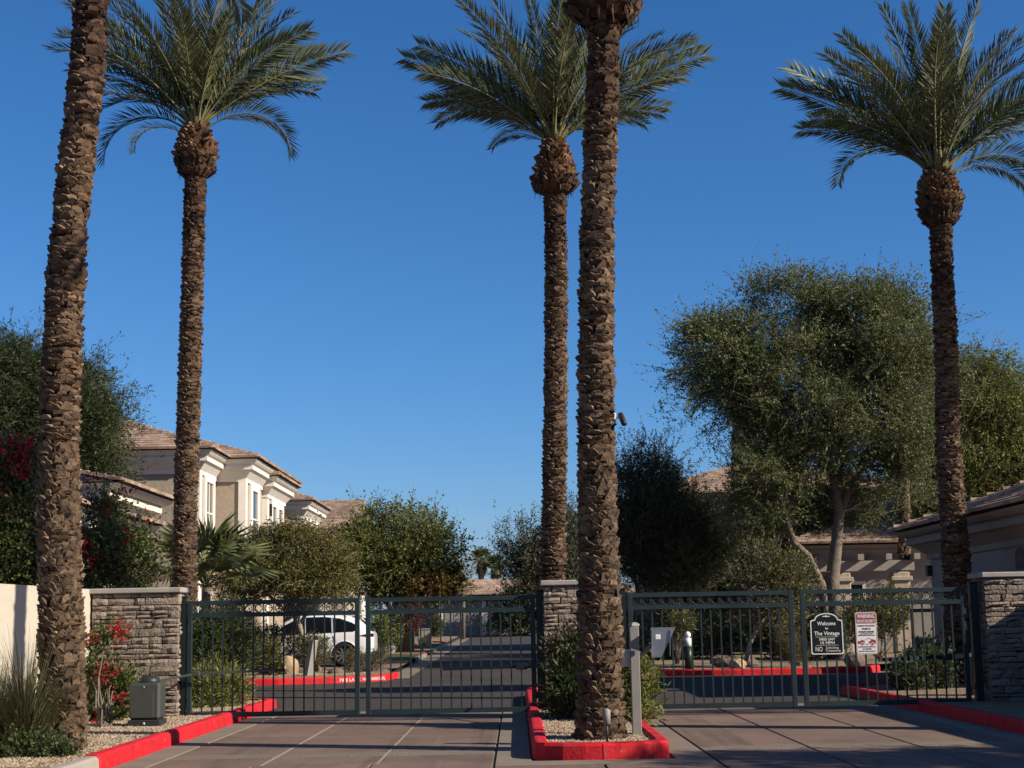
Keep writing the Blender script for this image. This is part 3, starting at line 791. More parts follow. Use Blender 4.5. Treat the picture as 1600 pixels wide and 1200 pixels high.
#PART2
# ------------------------------------------------------------------ date palms
def frond_mesh(beta, seed, pairs=60, twist=0.0, lk=1.0):
    r = random.Random(seed); b = MB()
    n = 22; pts = []; tang = []
    x = z = 0.0; side = r.uniform(-.10, .10)
    for i in range(n + 1):
        t = i / n
        a = -beta * (t ** 1.35)
        tang.append(Vector((math.cos(a), side * t, math.sin(a))).normalized())
        pts.append(Vector((x, side * t * t * .5, z)))
        x += math.cos(a) / n; z += math.sin(a) / n
    b.tube(pts, [.0078 * (1 - .85 * (i / n)) + .0008 + (.008 * max(0, 1 - i / 3)) for i in range(n + 1)], 4, 1, smooth=True)
    for k in range(pairs):
        t = .15 + .85 * (k + r.uniform(-.3, .3)) / pairs
        t = min(max(t, .12), 1)
        i = min(int(t * n), n - 1); fr = t * n - i
        p = pts[i].lerp(pts[i + 1], fr); T = tang[i].lerp(tang[i + 1], fr).normalized()
        S0 = Vector((0, 1, 0)); S0 = (S0 - T * S0.dot(T)).normalized(); U = T.cross(S0) * -1
        if U.z < 0 and beta < 1.2: U = -U
        U = S0.cross(T) * -1
        if twist:
            tw = twist * min(1, t * 2.5)
            S0, U = S0 * math.cos(tw) + U * math.sin(tw), U * math.cos(tw) - S0 * math.sin(tw)
        L = lk * ((.085 + .10 * math.sin(math.pi * min(1, (t - .1) / .75)) ** .8) if t < .85 else (.13 - .35 * (t - .85)))
        for s in (-1, 1):
            fw = .75 + .9 * t + r.uniform(-.12, .12)
            d = (S0 * s * 1.0 + T * fw + U * (r.choice([.55, .25, .75]) + r.uniform(-.15, .15))).normalized()
            l = L * r.uniform(.85, 1.12)
            w = d.cross(U + T * r.uniform(-.5, .5)).normalized() * .0056
            m_ = p + d * (l * .42)
            e = p + d * l + Vector((0, 0, -l * r.uniform(.02, .12)))
            b.add([p - w * .5, m_ - w, e, m_ + w, ], [(0, 1, 2, 3)], 0)
    return b.mesh('frond', [M_FROND, M_RACHIS])
BETAS = [12, 25, 40, 58, 80, 105, 130]
FR = {be: [frond_mesh(R(be), be * 10 + k) for k in range(3 if be < 60 else 2)] for be in BETAS}
FT = {be: [frond_mesh(R(be), be * 10 + 7, 66, R(58), 1.22), frond_mesh(R(be), be * 10 + 8, 66, R(-50), 1.22)] for be in BETAS}

def date_palm(label, path, rad, crown_r, boss_len, boss_r, fronds, seed, row=.085, coarse_below=0.0, dark_top=1.3, boss='bulb'):
    """path: trunk axis points from the ground up; crown starts at the last one"""
    r = random.Random(seed)
    t = thing('date_palm', label, 'palm tree', path[0], 'tall date palms at the entrance')
    pts = [Vector(p) for p in path]
    # dense spine
    cum = [0]
    for a, c in zip(pts[:-1], pts[1:]): cum.append(cum[-1] + (c - a).length)
    H = cum[-1]
    def at(s):
        s = max(0, min(H, s))
        for i in range(len(cum) - 1):
            if s <= cum[i + 1] or i == len(cum) - 2:
                u = (s - cum[i]) / (cum[i + 1] - cum[i])
                # catmull
                p0 = pts[max(i - 1, 0)]; p1 = pts[i]; p2 = pts[i + 1]; p3 = pts[min(i + 2, len(pts) - 1)]
                q_ = rad[i] + (rad[i + 1] - rad[i]) * u
                return .5 * ((2 * p1) + (p2 - p0) * u + (2 * p0 - 5 * p1 + 4 * p2 - p3) * u * u + (3 * p1 - p0 - 3 * p2 + p3) * u ** 3), q_ * .87
    nseg = int(H / .15); b = MB()
    wob = [r.uniform(.93, 1.07) for _ in range(nseg + 1)]
    wob = [(wob[max(0, i - 1)] + wob[i] * 2 + wob[min(nseg, i + 1)]) / 4 for i in range(nseg + 1)]
    sp = [at(H * i / nseg) for i in range(nseg + 1)]
    b.tube([p for p, _ in sp], [q * .9 * w for (_, q), w in zip(sp, wob)], 14, jit=lambda i, k: random.uniform(-.03, .03))
    b.build('trunk', M_BARK_PALM, t, recalc=False)
    # leaf-base scales in rising spirals
    def scales(b, s, c, rr, n, ph, hgt, prot, slope=0.0, mi=0, ax=Vector((0, 0, 1))):
        for k in range(n):
            a = ph + 2 * math.pi * (k + r.uniform(-.22, .22)) / n
            o = Vector((math.cos(a), math.sin(a), 0)); tn = Vector((-math.sin(a), math.cos(a), 0))
            w = math.pi * rr / n * r.uniform(.9, 1.6); h_ = hgt * (r.uniform(.7, 1.4) if not mi else r.uniform(.5, 2.0)); pr = prot * r.uniform(.35, 1.7)
            if r.random() < .07: continue
            zc = r.uniform(-.2, .2) * hgt
            sk = r.uniform(-.35, .35) * w
            lo = c + o * (rr * .84) + ax * (zc - h_ * .5)
            lo2 = c + o * (rr * 1.0) + ax * (zc - h_ * .1)
            hi = c + o * (rr + pr) + ax * (zc + h_ * .45) + tn * sk
            bk = c + o * (rr * .9) + ax * (zc + h_ * .62) + tn * sk * .5
            wt = w * r.uniform(.45, .85)
            v = [lo - tn * w * .8, lo + tn * w * .8, lo2 - tn * w + o * pr * .3, lo2 + tn * w + o * pr * .3,
                 hi - tn * wt + ax * r.uniform(-.18, .1) * h_, hi + tn * wt + ax * r.uniform(-.18, .1) * h_, hi + ax * .18 * h_ + o * pr * .1, bk - tn * w * .7, bk + tn * w * .7]
            b.add(v, [(0, 1, 3, 2), (2, 3, 5, 6, 4), (4, 6, 5, 8, 7), (2, 4, 7), (3, 8, 5)], mi)
    b = MB(); s = .05; ph = 0
    while s < H - .02:
        c, rr = at(s)
        low = s < coarse_below
        rw = row * (1.0 if low else 1.0) * r.uniform(.8, 1.25)
        i = min(nseg, int(s / H * nseg)); rr2 = rr * wob[i] * (1 + r.uniform(-.035, .035))
        n = max(6, int(2 * math.pi * rr / (.10 if low else .135)))
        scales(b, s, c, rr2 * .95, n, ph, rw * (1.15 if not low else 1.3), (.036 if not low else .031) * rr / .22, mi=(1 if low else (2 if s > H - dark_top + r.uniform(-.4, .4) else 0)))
        ph += .5 * 2 * math.pi / n + r.uniform(-.1, .1); s += rw * .8
    o = b.build('leaf_bases', [M_BOOT, M_BOOTLOW, M_BOOTTOP], t, recalc=False); o['kind'] = 'stuff'
    # swollen boss of fresh leaf bases under the crown
    top, rt = at(H)
    b = MB(); nb = 10
    prof = [.0, .0]
    bt = top + Vector((0, 0, boss_len))
    def br(u):
        u = max(0, min(1, u)); r0 = rt * .8
        if boss == 'bell': return r0 * .95 + (boss_r - r0) * (1 - u) ** .75 * min(1, .55 + u * 8)
        if boss == 'spur': return r0 * .95 + (boss_r - r0) * (math.sin(math.pi * min(1, .16 + u * .8)) ** .7) * (1 - .22 * u)
        return r0 * .95 + (boss_r - r0) * (math.sin(math.pi * min(1, .20 + u * .8)) ** .8) * (1 - .2 * u)
    b.tube([top + Vector((0, 0, boss_len * (i / nb - .06))) for i in range(nb + 1)], [br(i / nb) * .88 for i in range(nb + 1)], 14)
    b.build('crown_boss', M_FIBRE, t, recalc=False)
    b = MB(); s = -.03; ph = .3
    while s < boss_len:
        u = max(0, s / boss_len); rr = br(u)
        n = max(7, int(2 * math.pi * rr / .13))
        scales(b, s, top + Vector((0, 0, s)), rr * .93 * r.uniform(.94, 1.07), n, ph, .11, .07, mi=(1 if u < .22 else 0))
        ph += math.pi / n + r.uniform(-.15, .15); s += .06
    # ragged fibres hanging off the bottom of the boss
    for k in range(24):                                # cut stubs of old stalks standing up round the top
        a = r.uniform(0, 6.28); o_ = Vector((math.cos(a), math.sin(a), 0)); u = r.uniform(.82, 1.0)
        p = top + o_ * br(u) * .8 + Vector((0, 0, boss_len * u)); d = (o_ * r.uniform(.25, .7) + Vector((0, 0, 1))).normalized()
        w = Vector((-o_.y, o_.x, 0)) * r.uniform(.025, .045); l = r.uniform(.1, .3)
        b.add([p - w, p + w, p + d * l + w * .7, p + d * l - w * .7, p + d * l * .9 - o_ * .04], [(0, 1, 2, 3), (3, 2, 4)], 2)
    for k in range(90):
        a = r.uniform(0, 6.28); rr = boss_r * r.uniform(.75, 1.0)
        p = top + Vector((rr * math.cos(a), rr * math.sin(a), boss_len * r.uniform(.0, .3)))
        d = Vector((r.uniform(-.05, .05), r.uniform(-.05, .05), -r.uniform(.06, .24))); w = Vector((-math.sin(a), math.cos(a), 0)) * r.uniform(.008, .025)
        b.add([p - w, p + w, p + d], [(0, 1, 2)], 1)
    o = b.build('boss_scales', [M_BOSS, M_BOOTTOP, M_RACHIS], t, recalc=False); o['kind'] = 'stuff'
    # fronds
    def frond(az, el, be, L, z=None, roll=0, lib=FR):
        be = min(BETAS, key=lambda q: abs(q - be))
        u = boss_len * (.98 if z is None else z)
        a = R(az)
        rb = br(u / boss_len) * .55
        loc = top + Vector((math.cos(a) * rb, math.sin(a) * rb, u))
        Mx = Matrix.Rotation(a, 4, 'Z') @ Matrix.Rotation(-R(el), 4, 'Y') @ Matrix.Rotation(R(roll), 4, 'X')
        o = place('frond', r.choice(lib[be]), t, loc, Mx.to_euler(), (L, L, L))
    n, Lm, spec = fronds[:3]
    for i in range(n):
        q = (i + .5) / n
        az = i * 137.5 + r.uniform(-12, 12)
        el = 87 - 40 * q ** .9 + r.uniform(-6, 6)
        frond(az, el, 14 + 34 * q + r.uniform(-6, 10), Lm * r.uniform(.86, 1.08) * (.82 + .18 * min(1, q * 3)), None, r.uniform(-25, 25))
    for sp_ in spec:
        sp_ = list(sp_) + [None] * (5 - len(sp_))
        frond(*sp_, r.uniform(-12, 12), FT)
    return t
def path_px(px, Y, z0=.1):
    out = []
    for i, (x, y) in enumerate(px):
        p = P(x, y, Y)
        out.append(p)
    g = out[0]; out[0] = Vector((g.x, g.y, z0))
    return out
YN, YB = 18.4, 31.0
# near pair
pn = path_px([(98, 1165), (96, 1000), (92, 800), (95, 600), (105, 400), (122, 230), (137, 100), (143, -22)], YN)
date_palm('leaning thick trunked palm at the far left in front of the cream wall', pn, [.30, .285, .262, .248, .23, .225, .22, .216], 0, .75, .34,
          (30, 3.6, [(150, 28, 105, 2.4, .75), (20, 20, 105, 2.2, .7), (200, 45, 58, 3.4), (-20, 45, 58, 3.4), (100, 30, 80, 3.0), (250, 35, 80, 3.0), (330, 40, 80, 3.0), (60, 38, 60, 3.2)]), 11, row=.055, coarse_below=3.6)
pn = path_px([(938, 1152), (938, 1050), (936, 900), (932, 700), (932, 520), (933, 380), (938, 230), (942, 110), (943, 28)], YN)
date_palm('tall straight palm rising from the red kerbed median with a camera strapped on', pn, [.325, .285, .258, .24, .226, .217, .212, .21, .212], 0, .8, .47,
          (30, 3.6, [(180, 30, 80, 3.0), (0, 30, 80, 3.0), (90, 36, 80, 3.2), (270, 36, 80, 3.2), (45, 40, 58, 3.4), (135, 40, 58, 3.4), (225, 42, 58, 3.4), (315, 42, 58, 3.4)]), 12, row=.055, boss='bell', coarse_below=3.4)
# the third of the row stands just outside the frame; its trunk shadow crosses the drive
xr, yr = 9.3, 19.4
date_palm('palm of the entrance row just right of the frame, casting a shadow across the drive', [(xr, yr, .1), (xr, yr, 3), (xr + .05, yr, 6), (xr + .1, yr, 13.4)], [.34, .28, .25, .24], 0, .8, .38,
          (30, 3.6, [(k * 45, 36, 80, 3.2) for k in range(8)]), 13, row=.1, coarse_below=4.6)
# far row
pb = path_px([(288, 1100), (288, 960), (290, 800), (296, 600), (302, 400), (306, 270)], YB)
date_palm('palm behind the left gate pillar, full crown with drooping fronds at upper left', pb, [.28, .265, .25, .245, .235, .23], 0, 1.05, .43,
          (34, 3.35, [(0, 38, 25, 3.44), (15, 45, 58, 2.75), (-8, 34, 130, 2.45, .85), (5, 50, 40, 3.10), (178, 36, 130, 2.5, .85), (160, 45, 80, 2.67), (195, 40, 80, 2.58, .9), (190, 30, 130, 1.50, .75), (172, 52, 40, 3.18), (200, 56, 25, 3.35),
                     (185, 42, 40, 2.84), (-20, 50, 40, 3.10), (20, 42, 40, 2.92)]), 14, row=.056)
pb = path_px([(868, 1110), (866, 960), (865, 880), (868, 600), (869, 420), (867, 298)], YB)
date_palm('palm behind the median pillar with a brown flared skirt under its crown', pb, [.285, .27, .26, .25, .24, .235], 0, 1.1, .49,
          (32, 3.35, [(180, 42, 25, 3.59), (172, 50, 25, 3.68), (190, 42, 40, 3.04), (176, 45, 58, 2.76), (186, 42, 80, 2.58), (180, 38, 105, 1.38, .9), (0, 40, 25, 3.68), (8, 46, 25, 3.77), (-6, 42, 40, 3.04), (5, 38, 58, 2.39), (-10, 36, 80, 2.02),
                     (165, 38, 40, 2.94), (12, 36, 40, 2.76)]), 15, row=.056, boss='bell')
pb = path_px([(1497, 1100), (1496, 960), (1495, 890), (1482, 700), (1479, 560), (1473, 440), (1470, 345)], YB)
date_palm('palm behind the right gate pillar with its crown cut by the right edge', pb, [.30, .29, .285, .26, .245, .24, .235], 0, 1.1, .45,
          (36, 3.45, [(180, 42, 25, 3.61), (176, 50, 25, 3.70), (186, 44, 58, 2.90), (178, 36, 40, 2.90), (184, 45, 130, 2.55, .9), (0, 38, 105, 2.55, .85), (10, 35, 105, 2.29, .8), (-5, 46, 40, 3.26), (6, 40, 25, 3.61), (170, 40, 40, 2.82),
                     (20, 40, 40, 2.99), (-18, 45, 25, 3.34)]), 16, row=.056, boss='spur', dark_top=1.8)
# two more palms buried in the big trees across the street
Yh = 57
pb = path_px([(1150, 1040), (1150, 880), (1152, 720), (1155, 650)], Yh, .2)
date_palm('palm hidden behind the big tree with two frond tips sticking out on the left', pb, [.25, .24, .23, .22], 0, .9, .4,
          (16, 2.6, [(180, 50, 40, 3.0), (176, 40, 58, 2.7), (185, 30, 105, 2.2, .8), (182, 20, 105, 2.0, .7)]), 17, row=.16)
pb = path_px([(1413, 1020), (1413, 880), (1412, 740), (1412, 660)], 53, .2)
date_palm('slender palm trunk with rusty top half hidden between the two big trees', pb, [.24, .22, .2, .19], 0, .8, .34, (16, 2.4, []), 18, row=.16)

# ------------------------------------------------------------------ leaf clouds
def noise3(p, g, k=1.0):
    v = np.zeros(len(p))
    for i in range(5):
        w = g.normal(size=3) * k * (1 + i * .5); v += np.sin(p @ w + g.uniform(0, 6.28)) / (1 + i * .35)
    return v
def leaf_cloud(blobs, n, ll, lw, seed, sprig=9, slen=.35, up=.25, gap=-.9, shell=2.0, noisek=1.6, spread=.7, droop=0.0, clip=None, long=.35, clump=None, per=34, flat=.65):
    """blobs: (centre, radii). Leaves sit along sprigs, sprigs in clumps, clumps through the blobs. Returns leaf quads, sprig feet, twig quads."""
    g = np.random.default_rng(seed)
    vol = np.array([b[1][0] * b[1][1] * b[1][2] for b in blobs]); vol = vol ** .8
    BC = np.array([tuple(b[0]) for b in blobs]); BR = np.array([tuple(b[1]) for b in blobs])
    def sample(m):
        idx = g.choice(len(blobs), m, p=vol / vol.sum())
        d = g.normal(size=(m, 3)); d /= np.linalg.norm(d, axis=1)[:, None]
        u = g.random(m) ** (1 / (1 + shell))
        return BC[idx] + d * BR[idx] * u[:, None], d
    if clump:
        m = max(1, n // per)
        cc, cd = sample(m)
        k = g.integers(0, m, n); cr = clump * g.lognormal(0, .3, m)
        off = g.normal(size=(n, 3)) * cr[k][:, None] * .55; off[:, 2] *= flat
        p = cc[k] + off; d = cd[k] * .8 + off / (np.linalg.norm(off, axis=1)[:, None] + 1e-6) * .7
        d /= np.linalg.norm(d, axis=1)[:, None]
    else:
        p, d = sample(n)
    keep = noise3(p, np.random.default_rng(seed + 1), noisek) > gap
    p = p[keep]; d = d[keep]; n = len(p)
    tw = d * .6 + g.normal(size=(n, 3)) * .45; tw[:, 2] += up; tw /= np.linalg.norm(tw, axis=1)[:, None]
    L = slen * np.minimum(g.lognormal(0, long, n), 2.6)
    k = np.tile(np.arange(sprig) / sprig, (n, 1)) + g.uniform(0, 1 / sprig, (n, sprig))
    pos = p[:, None, :] + tw[:, None, :] * (L[:, None] * k)[:, :, None]
    pos[:, :, 2] -= droop * (L[:, None] * k ** 2)
    pos += g.normal(size=pos.shape) * (ll * .28)
    ld = tw[:, None, :] * .6 + g.normal(size=pos.shape) * spread; ld[:, :, 2] -= droop * .5
    ld /= np.linalg.norm(ld, axis=2)[:, :, None]
    pos = pos.reshape(-1, 3); ld = ld.reshape(-1, 3); N = len(pos)
    if clip is not None:
        kk = clip(pos); pos = pos[kk]; ld = ld[kk]; N = len(pos)
    rn = g.normal(size=(N, 3)); sd = np.cross(ld, rn); sd /= np.linalg.norm(sd, axis=1)[:, None] + 1e-9
    s = g.uniform(.65, 1.3, N)[:, None]
    a = pos; m1 = pos + ld * ll * s * .45 + sd * lw * s * .5; e = pos + ld * ll * s; m2 = pos + ld * ll * s * .45 - sd * lw * s * .5
    w = np.cross(tw, np.array([.1, .99, .05])); w /= np.linalg.norm(w, axis=1)[:, None] + 1e-9; w *= .007
    e2 = p + tw * L[:, None]; e2[:, 2] -= droop * L; mid = p + tw * (L * .5)[:, None]; mid[:, 2] -= droop * L * .25
    back = p - tw * .12
    TW = np.stack([back - w, mid - w * .7, e2, mid + w * .7], 1)
    if clip is not None: TW = TW[clip(p)]
    return np.stack([a, m1, e, m2], 1), p, TW
def crown(name, V, m, parent, kind=None, TW=None, bark=None):
    org = np.array(tuple(ORG[parent])); midx = None; mats = [m]
    if TW is not None:
        midx = np.concatenate([np.zeros(len(V)), np.ones(len(TW))]); V = np.concatenate([V, TW]); mats = [m, bark or M_BARK]
    me = quads_mesh(name, V - org, mats, midx=midx)
    o = bpy.data.objects.new(name, me); link(o, parent)
    if kind: o['kind'] = kind
    return o
def limbs(b, start, tips, r0, seed, r1=.012, mid=.25, n=6):
    g = random.Random(seed); start = Vector(start)
    for tp in tips:
        tp = Vector(tp); d = tp - start; L = d.length
        off = Vector((g.uniform(-1, 1), g.uniform(-1, 1), g.uniform(-.3, .8))) * L * mid * .4
        pts = []
        for i in range(n + 1):
            q = i / n
            pts.append(start + d * q + off * math.sin(math.pi * q) + Vector((g.uniform(-1, 1), g.uniform(-1, 1), g.uniform(-1, 1))) * L * .025 * (0 < i < n))
        b.tube(pts, [r0 * (1 - q / n) + r1 * q / n for q in range(n + 1)], 6)
def tree(name, label, cat, base, stems, blobs, n, ll, lw, m, seed, bark=M_BARK, group=None, nl=40, forks=None, extra=None, crownname='crown', lit_limb_bark=None, **kw):
    t = thing(name, label, cat, base, group)
    b = MB()
    for pts, rr in stems: b.tube(pts, rr, 9, jit=lambda i, k: random.uniform(-.06, .06))
    b.build('trunk', bark, t, recalc=False)
    V, tips, TW = leaf_cloud(blobs, n, ll, lw, seed, **kw)
    crown(crownname, V, m, t, None, TW, bark)
    g = np.random.default_rng(seed + 5)
    if nl:
        fk = forks or [stems[0][0][-1]]
        b = MB(); sel = tips[g.choice(len(tips), min(nl, len(tips)), replace=False)]
        for i, tp in enumerate(sel):
            f = min(fk, key=lambda q: (Vector(q) - Vector(tp)).length + random.uniform(0, .8))
            limbs(b, f, [tp], .035 + .012 * (Vector(tp) - Vector(f)).length, seed + i, r1=.008)
        b.build('limbs', lit_limb_bark or bark, t, recalc=False)['kind'] = 'stuff'
    if extra:
        for nm, bl, nn, mm, kk in extra:
            V, _, _ = leaf_cloud(bl, nn, kk.pop('ll', ll), kk.pop('lw', lw), seed + 77, **kk); crown(nm, V, mm, t)
    return t
def B(px, py, Y, rx, rz, ry=None, dy=0):
    """blob given by picture position, distance and its half sizes in picture units"""
    s = FPX / Y
    p = P(px, py, Y); p.y += dy
    return (p, (rx / s, (ry if ry else (rx + rz) * .5) / s, rz / s))

# big mesquite across the street
Y = 48.5
base = P(1305, 1030, Y); base.z = .15
f1 = P(1312, 800, Y); f2 = P(1222, 790, Y - .4); f0 = P(1300, 905, Y)
stems = [([base, f0, P(1306, 860, Y), f1, P(1300, 740, Y), P(1322, 700, Y)], [.26, .23, .19, .16, .12, .06]),
         ([P(1296, 1000, Y), P(1284, 915, Y - .1), P(1262, 868, Y - .2), P(1240, 848, Y - .3), f2, P(1190, 720, Y)], [.16, .14, .12, .11, .09, .05]),
         ([f1, P(1345, 730, Y), P(1385, 640, Y)], [.12, .09, .05]), ([P(1300, 740, Y), P(1250, 640, Y), P(1215, 560, Y)], [.12, .09, .05]),
         ([P(1310, 770, Y), P(1320, 640, Y), P(1300, 520, Y)], [.12, .09, .04])]
blobs = [B(1330, 520, Y, 100, 80, 90), B(1240, 490, Y, 75, 55, 70), B(1400, 530, Y, 70, 75, 80), B(1150, 560, Y, 80, 75, 80), B(1135, 640, Y, 58, 62, 70), B(1250, 620, Y, 120, 95, 110, -.5),
         B(1370, 650, Y, 95, 100, 100), B(1205, 725, Y, 64, 60, 80, -.3), B(1280, 715, Y, 80, 50, 90), B(1390, 760, Y, 60, 60, 70), B(1185, 800, Y, 42, 40, 50), B(1300, 455, Y, 80, 30, 55), B(1400, 460, Y, 40, 30, 40), B(1110, 515, Y, 45, 35, 40)]
tree('mesquite_tree', 'very large spreading grey green tree beyond the right gate', 'tree', base, stems, blobs, 31000, .085, .04, L_MESQ, 21, nl=130, lit_limb_bark=M_BARKP, bark=M_BARK,  # paler limbs than trunk: sunlight on the limbs put into their colour
     forks=[f1, f2, P(1300, 740, Y), P(1250, 640, Y), P(1345, 730, Y), P(1320, 640, Y), P(1215, 560, Y), P(1385, 640, Y), P(1190, 720, Y)], sprig=11, slen=.5, gap=-1.1, up=.25, long=.45, noisek=.9, spread=.6, clump=.72, per=105, shell=1.3, flat=.5)
# yellow green tree at the right edge
Y = 56
base = P(1560, 1000, Y); base.z = .3
blobs = [B(1520, 660, Y, 90, 100, 90), B(1590, 700, Y, 80, 90, 90), B(1490, 600, Y, 50, 60, 60), B(1470, 760, Y, 60, 60, 60), B(1560, 780, Y, 80, 50, 70), B(1640, 760, Y, 80, 110, 90), B(1545, 610, Y, 50, 50, 50), B(1500, 700, Y - 1, 60, 60, 60), B(1440, 690, Y, 40, 80, 50)]
tree('acacia_tree', 'tall yellowish green tree behind the grey house at the right edge', 'tree', base, [([base, P(1550, 900, Y), P(1540, 760, Y), P(1530, 680, Y)], [.3, .26, .2, .1])], blobs, 17000, .12, .045, L_MESQY, 22, nl=40,
     sprig=11, slen=.6, gap=-1.6, up=.05, droop=.3, noisek=1.2, spread=.6, clump=.8, per=44, flat=.4)
# dark tree right of the median palm
Y = 53
base = P(1040, 1030, Y); base.z = .2
blobs = [B(1010, 790, Y, 55, 55, 55), B(1050, 830, Y, 60, 46, 55), B(990, 850, Y, 50, 60, 50), B(1050, 870, Y, 75, 45, 60), B(1100, 850, Y, 55, 46, 55), B(1012, 735, Y, 26, 32, 25), B(1038, 745, Y, 18, 28, 20), B(985, 760, Y, 20, 40, 25)]
tree('olive_tree', 'dark bushy tree just right of the median palm, tan roof above it', 'tree', base,
     [([base, P(1030, 950, Y), P(1015, 880, Y), P(1005, 800, Y)], [.14, .12, .09, .05]), ([base, P(1055, 940, Y), P(1080, 880, Y)], [.12, .1, .06]), ([base, P(1000, 940, Y), P(985, 870, Y)], [.1, .08, .05])],
     blobs, 12500, .10, .036, L_DARK, 23, nl=40, sprig=9, slen=.45, gap=-1.6, up=.6, long=.4, clump=.5, per=34, flat=1.2)
# wide crown beyond the right edge whose shade makes the dark band across the cross street
tree('shade_tree', 'wide crowned tree standing beyond the right edge, shading the cross street', 'tree', (14.8, 30, .13), [([(14.8, 30, .13), (14.7, 30, 4), (14.6, 30, 8.6)], [.22, .18, .12])],
     [((14.4, 30, 9.4), (3.2, 1.3, 1.2)), ((17, 30.2, 9.0), (2.0, 1.3, 1.0)), ((12.6, 29.9, 9.2), (1.5, 1.1, .8))], 4200, .16, .08, L_GREEN, 55, nl=24, sprig=8, slen=.4, gap=-2, up=.3)
# two more dark evergreens filling the gap in front of the tall house
Y = 58
base = P(1125, 1015, Y); base.z = .3
tree('evergreen_tree', 'dark evergreen under the left side of the very large tree', 'tree', base, [([base, P(1122, 930, Y), P(1120, 860, Y)], [.16, .13, .08])],
     [B(1110, 865, Y, 55, 48, 55), B(1160, 880, Y, 60, 50, 60), B(1090, 910, Y, 50, 40, 50), B(1140, 930, Y, 70, 36, 60), B(1180, 825, Y, 44, 44, 44)], 8000, .11, .045, L_DARK, 53, nl=26, sprig=9, slen=.45, gap=-1.8, up=.3, clump=.5, per=36)
base = P(1260, 1015, Y - 1); base.z = .3
tree('evergreen_tree', 'dark evergreen behind the forked trunk of the very large tree', 'tree', base, [([base, P(1258, 930, Y - 1), P(1256, 860, Y - 1)], [.16, .13, .08])],
     [B(1240, 840, Y - 1, 55, 60, 55), B(1290, 850, Y - 1, 44, 50, 46), B(1225, 890, Y - 1, 50, 46, 50), B(1270, 905, Y - 1, 56, 40, 50), B(1300, 800, Y - 1, 44, 40, 44)], 7000, .11, .045, L_OLEA, 54, nl=26, sprig=9, slen=.45, gap=-1.8, up=.3, clump=.5, per=36)
# pale olive between the two middle palms
Y = 64
base = P(850, 1000, Y); base.z = gz(Y) + .13
blobs = [B(820, 865, Y, 32, 38, 34), B(850, 890, Y, 45, 40, 40), B(880, 850, Y, 30, 50, 36), B(900, 830, Y, 22, 42, 26), B(812, 900, Y, 26, 25, 26), B(830, 838, Y, 14, 18, 16), B(905, 880, Y, 30, 40, 30)]
tree('olive_tree', 'pale grey green tree seen between the two middle palm trunks', 'tree', base, [([base, P(852, 940, Y), P(850, 880, Y)], [.16, .13, .07])], blobs, 4500, .13, .045, L_GREY, 24, nl=26, sprig=8, slen=.5, gap=-1.6, up=.5, clump=.5, per=30, flat=1.1)
# round green tree left of the far street
Y = 62
base = P(598, 1022, Y); base.z = gz(Y) + .13
blobs = [B(625, 845, Y, 72, 52, 65), B(590, 860, Y, 55, 55, 55), B(665, 870, Y, 48, 46, 50), B(640, 895, Y, 70, 40, 60), B(585, 905, Y, 45, 30, 45), B(650, 810, Y, 30, 26, 28), B(582, 818, Y, 16, 22, 18), B(560, 890, Y, 30, 40, 40), B(680, 905, Y, 26, 26, 28)]
tree('shade_tree', 'round leafy green tree with a pale leaning trunk beside the far street', 'tree', base, [([base, P(606, 985, Y), P(615, 950, Y), P(622, 905, Y)], [.15, .13, .11, .07]), ([P(612, 960, Y), P(596, 920, Y), P(588, 880, Y)], [.09, .07, .05])],
     blobs, 5600, .13, .065, L_GREEN, 25, nl=34, bark=M_BARKP, sprig=8, slen=.5, gap=-1.8, up=.4, long=.4, clump=.5, per=28, flat=.9,
     extra=[('turning_leaves', [B(684, 908, Y - .5, 28, 26, 30), B(706, 910, Y - .4, 16, 20, 20), B(665, 918, Y - .8, 40, 18, 30)], 900, L_AUT, dict(sprig=8, slen=.4, gap=-.9))])
# tree just outside the frame on the right; its leafy shadow lies on the lower right of the drive
tree('shade_tree', 'leafy tree standing right of the frame, shading the lower right drive', 'tree', (13.9, 13.0, .13), [([(13.9, 13.0, .13), (13.8, 13, 2.2), (13.6, 13.1, 3.6)], [.16, .13, .09])],
     [((13.6, 12.9, 5.0), (2.8, 1.2, 1.5)), ((11.6, 12.9, 4.4), (1.3, .9, .9)), ((15.6, 12.9, 4.6), (1.6, 1.0, 1.0))], 3000, .14, .07, L_GREEN, 30, nl=24, sprig=7, slen=.4, clump=.4, per=26, gap=-2)
Y = 105
base = P(822, 996, Y); base.z = gz(Y) + .05
tree('evergreen_tree', 'dark bushy tree in front of the far house, just left of the median pillar', 'tree', base, [([base, P(822, 970, Y), P(822, 945, Y)], [.2, .16, .1])],
     [B(815, 950, Y, 30, 34, 36), B(838, 940, Y, 28, 42, 34), B(796, 968, Y, 20, 24, 30), B(825, 975, Y, 34, 20, 36)], 2600, .2, .09, L_DARK, 56, nl=16, sprig=8, slen=.5, gap=-1.6, clump=.6, per=26)
# small bare tree farther down
Y = 92
base = P(724, 1000, Y); base.z = gz(Y) + .1
tree('young_tree', 'thin brownish tree above the tan far roof', 'tree', base, [([base, P(724, 940, Y), P(722, 900, Y)], [.12, .1, .05])], [B(722, 900, Y, 22, 32, 22)], 500, .13, .05, L_AUT, 26, nl=30, sprig=6, slen=.6, gap=-.6, up=.4)
